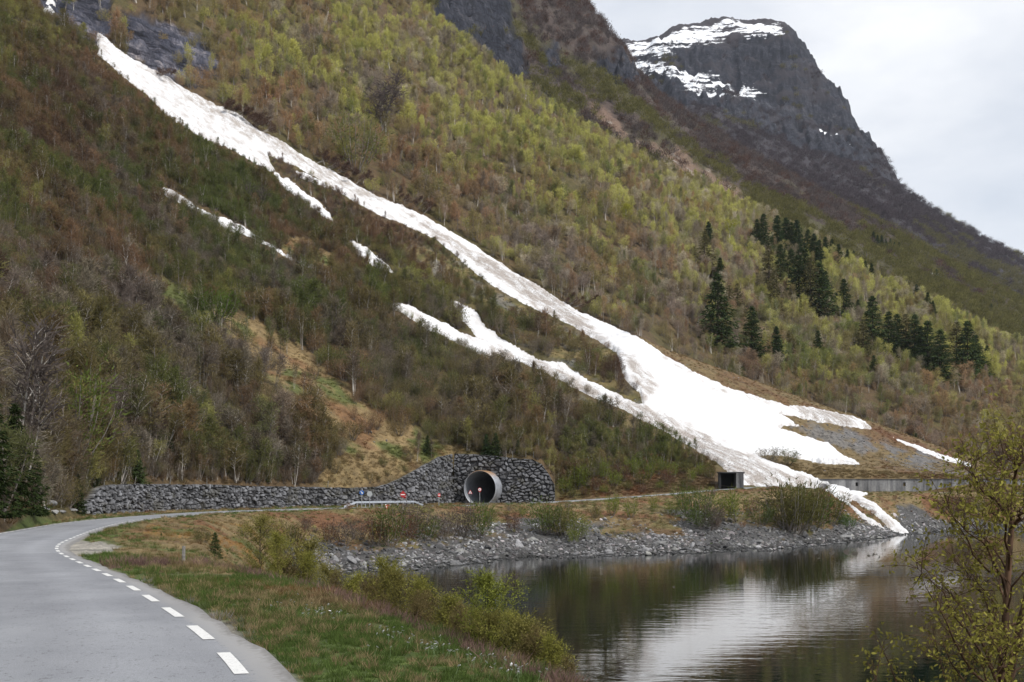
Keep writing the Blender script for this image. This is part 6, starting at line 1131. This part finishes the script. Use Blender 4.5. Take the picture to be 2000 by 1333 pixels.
bx = MB(); q = c0 - np.array(tr.location) + ax * 26.2; bx.disc((q[0], q[1], q[2]), 3.9, .3, 32); bx.build('end_shade', simple('dark_end', (.01, .01, .01), .9), tr)

# ------------------------------------------------------------------ concrete avalanche gallery and its portal
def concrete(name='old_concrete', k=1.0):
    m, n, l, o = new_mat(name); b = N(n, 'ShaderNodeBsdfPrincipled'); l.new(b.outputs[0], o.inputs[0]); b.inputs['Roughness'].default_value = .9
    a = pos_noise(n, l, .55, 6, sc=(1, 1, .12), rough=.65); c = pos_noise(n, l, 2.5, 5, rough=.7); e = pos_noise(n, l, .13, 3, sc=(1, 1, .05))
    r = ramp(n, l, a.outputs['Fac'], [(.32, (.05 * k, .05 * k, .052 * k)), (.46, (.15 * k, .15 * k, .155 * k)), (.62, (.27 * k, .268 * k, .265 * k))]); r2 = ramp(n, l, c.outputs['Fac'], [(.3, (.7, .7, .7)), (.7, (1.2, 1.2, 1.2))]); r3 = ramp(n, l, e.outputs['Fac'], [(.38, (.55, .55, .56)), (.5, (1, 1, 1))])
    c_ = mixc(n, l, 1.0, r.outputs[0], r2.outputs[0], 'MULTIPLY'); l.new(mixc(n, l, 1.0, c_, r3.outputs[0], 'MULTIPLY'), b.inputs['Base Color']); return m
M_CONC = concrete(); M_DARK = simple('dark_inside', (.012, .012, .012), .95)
gz0, gz1 = CAMZ - 1.75, CAMZ + 1.78; ga0, ga1 = np.array((81.2, 291.6)), np.array((162.0, 297.5)); gd = ga1 - ga0; gl = np.linalg.norm(gd); gd /= gl; gn = np.array((gd[1], -gd[0])); grz = math.atan2(gd[1], gd[0])
gr_ = empty('concrete_gallery', (ga0[0], ga0[1], gz0), grz); props(gr_, 'long stained concrete gallery wall with small dark openings beside the road at right', 'gallery wall')
def along(px): # distance along the wall where photo column px meets it
    u = (px - CX) / F; t = (u * ga0[1] - ga0[0]) / (gd[0] - u * gd[1]); return t
bx = MB(); hgt_ = gz1 - gz0; ops = [along(p) for p in (1673, 1766, 1855, 1926, 2010, 2095)]; ow, oz0, oz1 = .72, 1.75, 2.75; edges = [0] + sum([[o_ - ow / 2, o_ + ow / 2] for o_ in ops], []) + [gl]
for i in range(0, len(edges), 2): bx.box(((edges[i] + edges[i + 1]) / 2, 0, hgt_ / 2 - .15), (edges[i + 1] - edges[i], .45, hgt_ + .3))
for o_ in ops: bx.box((o_, 0, (oz0 - .3) / 2), (ow, .45, oz0 + .3)); bx.box((o_, 0, (oz1 + hgt_) / 2), (ow, .45, hgt_ - oz1))
bx.build('gallery_face', M_CONC, gr_)
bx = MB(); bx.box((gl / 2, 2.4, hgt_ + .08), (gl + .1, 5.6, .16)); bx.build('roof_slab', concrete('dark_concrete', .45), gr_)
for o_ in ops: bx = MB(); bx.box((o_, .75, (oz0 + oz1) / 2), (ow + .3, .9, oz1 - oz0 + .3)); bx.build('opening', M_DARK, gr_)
def PW(px, y, d): return np.array(((px - CX) / F * d, d, CAMZ - (y - HY) * d / F))
pc = PW(1430, 950, 257.5); pr = empty('concrete_portal', pc, -.12); props(pr, 'small square concrete tunnel portal, dark inside, at the left edge of the snow', 'portal')
bx = MB(); W2, Hp = 6.0, 3.1
bx.box((1.75, 3.5, Hp / 2 - .3), (1.7, 8.2, Hp + .6)); bx.build('right_pier', M_CONC, pr)
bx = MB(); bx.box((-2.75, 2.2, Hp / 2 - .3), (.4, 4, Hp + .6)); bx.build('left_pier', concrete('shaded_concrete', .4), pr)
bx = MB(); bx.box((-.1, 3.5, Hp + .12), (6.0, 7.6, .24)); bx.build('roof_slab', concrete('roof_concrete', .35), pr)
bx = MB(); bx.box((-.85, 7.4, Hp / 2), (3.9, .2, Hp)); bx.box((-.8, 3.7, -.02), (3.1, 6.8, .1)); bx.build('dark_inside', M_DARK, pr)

# ------------------------------------------------------------------ signs, rail, posts
M_POST = simple('galvanised_post', (.42, .43, .45), .5, .4); M_BLACKP = simple('dark_post', (.05, .045, .04), .7); M_WOOD = simple('grey_wood', (.24, .23, .21), .9, noise=.5, scale=14); M_RED = simple('sign_red', (.38, .02, .022), .5); M_WHITE = simple('sign_white', (.78, .78, .76), .5); M_BLUE = simple('sign_blue', (.02, .10, .34), .5); M_GREYB = simple('sign_back', (.40, .42, .43), .5, .3); M_BLK = simple('sign_black', (.01, .01, .012), .6); M_YEL = simple('sign_yellow', (.8, .55, .03), .5)
def sign(name, px, y_sign, y_foot, d, rz=0.0, dark=False, label=''):
    p = PW(px, y_foot, d); p[2] = min(p[2], ground(p[0], p[1]) + .5); zt = CAMZ - (y_sign - HY) * d / F - p[2]; e = empty(name, p, rz); props(e, label, 'road sign', 'road signs by the tunnel')
    b = MB(); b.tube([(0, 0.04, -.3), (0, 0.04, zt + .25)], .045, 8); b.build('post', M_BLACKP if dark else M_POST, e); return e, zt
# blue plate with white arrow
e, z_ = sign('direction_sign', 706.5, 962.5, 992.5, 183, .25, False, 'blue sign with a white downward arrow before the boulder wall'); b = MB(); b.disc((0, -.03, z_), .38, .03, 28); f_ = b.build('plate', M_BLUE, e)
b = MB(); a = math.radians(-38)
def rot2(pts, a): return [(x * math.cos(a) - y * math.sin(a), x * math.sin(a) + y * math.cos(a)) for x, y in pts]
b.prism([(x, z_ + y) for x, y in rot2([(-.045, .26), (.045, .26), (.045, -.04), (.15, -.04), (0, -.27), (-.15, -.04), (-.045, -.04)], math.radians(38))], -.062, -.048); b.build('arrow', M_WHITE, f_)
e, z_ = sign('sign_back', 722, 965, 982.5, 190, .1, False, 'grey round back of a sign behind the guard rail'); b = MB(); b.disc((0, 0, z_), .47, .03, 28); b.build('plate', M_GREYB, e)
def noentry(px, ys, yf, d, rz, lab, r_=.46):
    e, z_ = sign('no_entry_sign', px, ys, yf, d, rz, False, lab); b = MB(); b.disc((0, -.03, z_), r_, .03, 28); f_ = b.build('plate', M_RED, e); b = MB(); b.box((0, -.052, z_), (r_ * 1.45, .012, r_ * .34)); b.build('bar', M_WHITE, f_); return e, z_
e, z_ = noentry(787, 966.5, 991.5, 181, .05, 'red no-entry sign with white bar at the right part of the guard rail')
b = MB(); b.box((0, -.03, z_ + .52), (.30, .03, .13)); b.build('number_plate', M_RED, e)
noentry(790.5, 970, 988, 205, -.5, 'second red no-entry sign just behind the first one', .4)
noentry(857.5, 967.5, 989, 207, .85, 'turned small red sign at the foot of the climbing wall', .36)
e, z_ = sign('warning_sign', 918.5, 961.5, 991.5, 219, 0, True, 'triangular warning sign with red border at the left of the tunnel mouth'); b = MB(); b.prism([(-.46, z_ - .36), (.46, z_ - .36), (0, z_ + .48)], -.05, -.02); f_ = b.build('plate', M_RED, e)
b = MB(); b.prism([(-.31, z_ - .27), (.31, z_ - .27), (0, z_ + .29)], -.064, -.052); b.build('field', M_WHITE, f_)
b = MB(); b.prism([(-.10, z_ - .2), (-.02, z_ - .2), (-.01, z_ + .12), (-.06, z_ + .0)], -.078, -.066); b.prism([(.03, z_ - .2), (.11, z_ - .2), (.06, z_), (.015, z_ + .12)], -.078, -.066); b.build('symbol', M_BLK, f_)
e, z_ = sign('limit_sign', 937, 956.5, 985, 222, 0, False, 'round white sign with red rim right in front of the tunnel mouth'); b = MB(); b.disc((0, -.03, z_), .37, .03, 28); f_ = b.build('plate', M_RED, e); b = MB(); b.disc((0, -.052, z_), .27, .012, 28); b.build('field', M_WHITE, f_)
b = MB(); b.box((0, -.03, z_ - .42), (.42, .03, .16)); b.build('lower_plate', M_RED, e); b = MB(); b.box((-.07, -.066, z_), (.05, .01, .22)); b.box((.07, -.066, z_), (.05, .01, .22)); b.box((0, -.066, z_), (.1, .01, .05)); b.build('symbol', M_BLK, f_)
# guard rail
def rail():
    A, B, C_, D_ = PW(672, 990.2, 190), PW(696, 981.5, 191), PW(810, 980.2, 203), PW(827, 987.5, 206); e = empty('guard_rail', PW(750, 989, 196)); props(e, 'galvanised guard rail with sloped ends before the boulder wall', 'guard rail'); L0 = np.array(e.location)
    P = np.array([A, A * .5 + B * .5, B] + [B + (C_ - B) * t for t in np.linspace(.1, .9, 9)] + [C_, C_ * .5 + D_ * .5, D_]) - L0; t = C_ - B; n_ = np.array((t[1], -t[0], 0)); n_ /= np.linalg.norm(n_)
    prof = [(0, .17), (.05, .14), (.055, .09), (.0, .04), (.0, -.04), (.055, -.09), (.05, -.14), (0, -.17), (-.02, -.17), (-.02, .17)]; V = []; Fq = []; m = len(prof)
    for p in P: V += [p + n_ * a + np.array((0, 0, b)) for a, b in prof]
    for i in range(len(P) - 1): Fq += [(i * m + j, i * m + (j + 1) % m, (i + 1) * m + (j + 1) % m, (i + 1) * m + j) for j in range(m)]
    b = MB(); b.add(np.array(V), Fq); b.build('rail', simple('rail_steel', (.50, .53, .58), .38, .5), e)
    for t_ in np.linspace(0.02, .98, 8):
        q = B + (C_ - B) * t_ - L0 - n_ * .1; b = MB(); b.box((q[0], q[1], q[2] - .45), (.1, .07, 1.0)); b.build('post', M_POST, e)
rail()
# small orange barrier lamp stand on the near road edge
p = PW(755, 992.5, 186); p[2] = ground(p[0], p[1]); e = empty('barrier_marker', p, .1); props(e, 'low orange roadside marker with two pale reflectors in front of the guard rail', 'road marker')
b = MB(); b.prism([(-.28, 0), (.28, 0), (.12, .62), (-.12, .62)], -.12, .12); b.build('body', simple('marker_orange', (.45, .10, .03), .6), e)
for x_, z_ in ((-.13, .68), (.66, .64), (-.02, .3)): b = MB(); b.disc((x_, -.14, z_), .10, .05, 14); b.build('reflector', M_WHITE, e)
b = MB(); b.box((.3, 0, .58), (.9, .06, .14)); b.build('crossbar', simple('marker_red', (.30, .05, .03), .6), e)
b = MB(); b.box((-.2, -.16, .07), (.3, .1, .14)); b.build('foot', M_BLK, e)
# wooden posts
def post(px, yf, yt, d=None, lean=0.0, w=.09, k0='top', label='', name='fence_post'):
    p = hit(px, yf, k0) if d is None else PW(px, yf, d); h_ = (yf - yt) * p[1] / F; b = MB(); b.tube([(0, 0, -.2), (lean * h_, 0, h_)], (w, w * .85), 7); o = b.build(name, M_WOOD); o.location = p; props(o, label, 'post', 'fence posts above the wall'); return o
for i, (px, yf, yt, ln) in enumerate([(203, 951, 935, .05), (262, 947, 931, .25), (331, 946, 930, .2), (404, 946, 934, .0), (490, 946, 933, .0), (640, 952, 940, .1)]):
    post(px, yf, yt, None, ln, .07, 'top', 'weathered grey fence post on the boulder wall, %s' % ['first from the left', 'second from the left, leaning', 'third from the left, leaning', 'fourth from the left', 'fifth from the left', 'rightmost, before the guard rail'][i])
for i, (px, yf, yt, ln) in enumerate([(973.5, 898, 880, .22), (988.5, 896, 880, .0), (1001, 895, 881, .03), (1013.6, 892, 879.5, .0), (1027, 893, 880, .0), (1042, 895, 882, .0)]):
    post(px, yf, yt, None, ln, .08, 'top', 'grey fence post above the tunnel wall, %s' % ['leaning one at the left of the row', 'second from left', 'third from left', 'fourth from left', 'fifth from left', 'thin one at the right end'][i])
o = post(358, 1103, 1067, None, .03, .052, 'da', '', 'wooden_post'); props(o, 'short grey wooden post with flat top in the dry grass inside the road bend', 'post'); del o['group']
p = hit(1664.5, 716, 'L2b'); b = MB(); b.box((0, 0, 1.2), (.5, .3, 2.4)); b.box((0, 0, 2.5), (.8, .5, .2)); o = b.build('marker_pillar', M_WHITE); o.location = p; props(o, 'tiny white pillar among the green bushes left of the lone small spruce', 'pillar')

# ------------------------------------------------------------------ the air
hm_ = bpy.data.materials.new('haze'); hm_.use_nodes = True; hn = hm_.node_tree.nodes; hn.clear(); ho = hn.new('ShaderNodeOutputMaterial'); hv_ = hn.new('ShaderNodeVolumePrincipled')
hv_.inputs['Color'].default_value = (.80, .87, 1.0, 1); hv_.inputs['Density'].default_value = .00003; hv_.inputs['Anisotropy'].default_value = .1
hm_.node_tree.links.new(hv_.outputs[0], ho.inputs['Volume'])
bx = MB(); bx.box((0, 3400, 896.5), (14400, 7800, 1807)); o = bx.build('haze', hm_); o['kind'] = 'stuff'; o['label'] = 'thin bluish air haze over the whole valley'; o.display_type = 'WIRE'
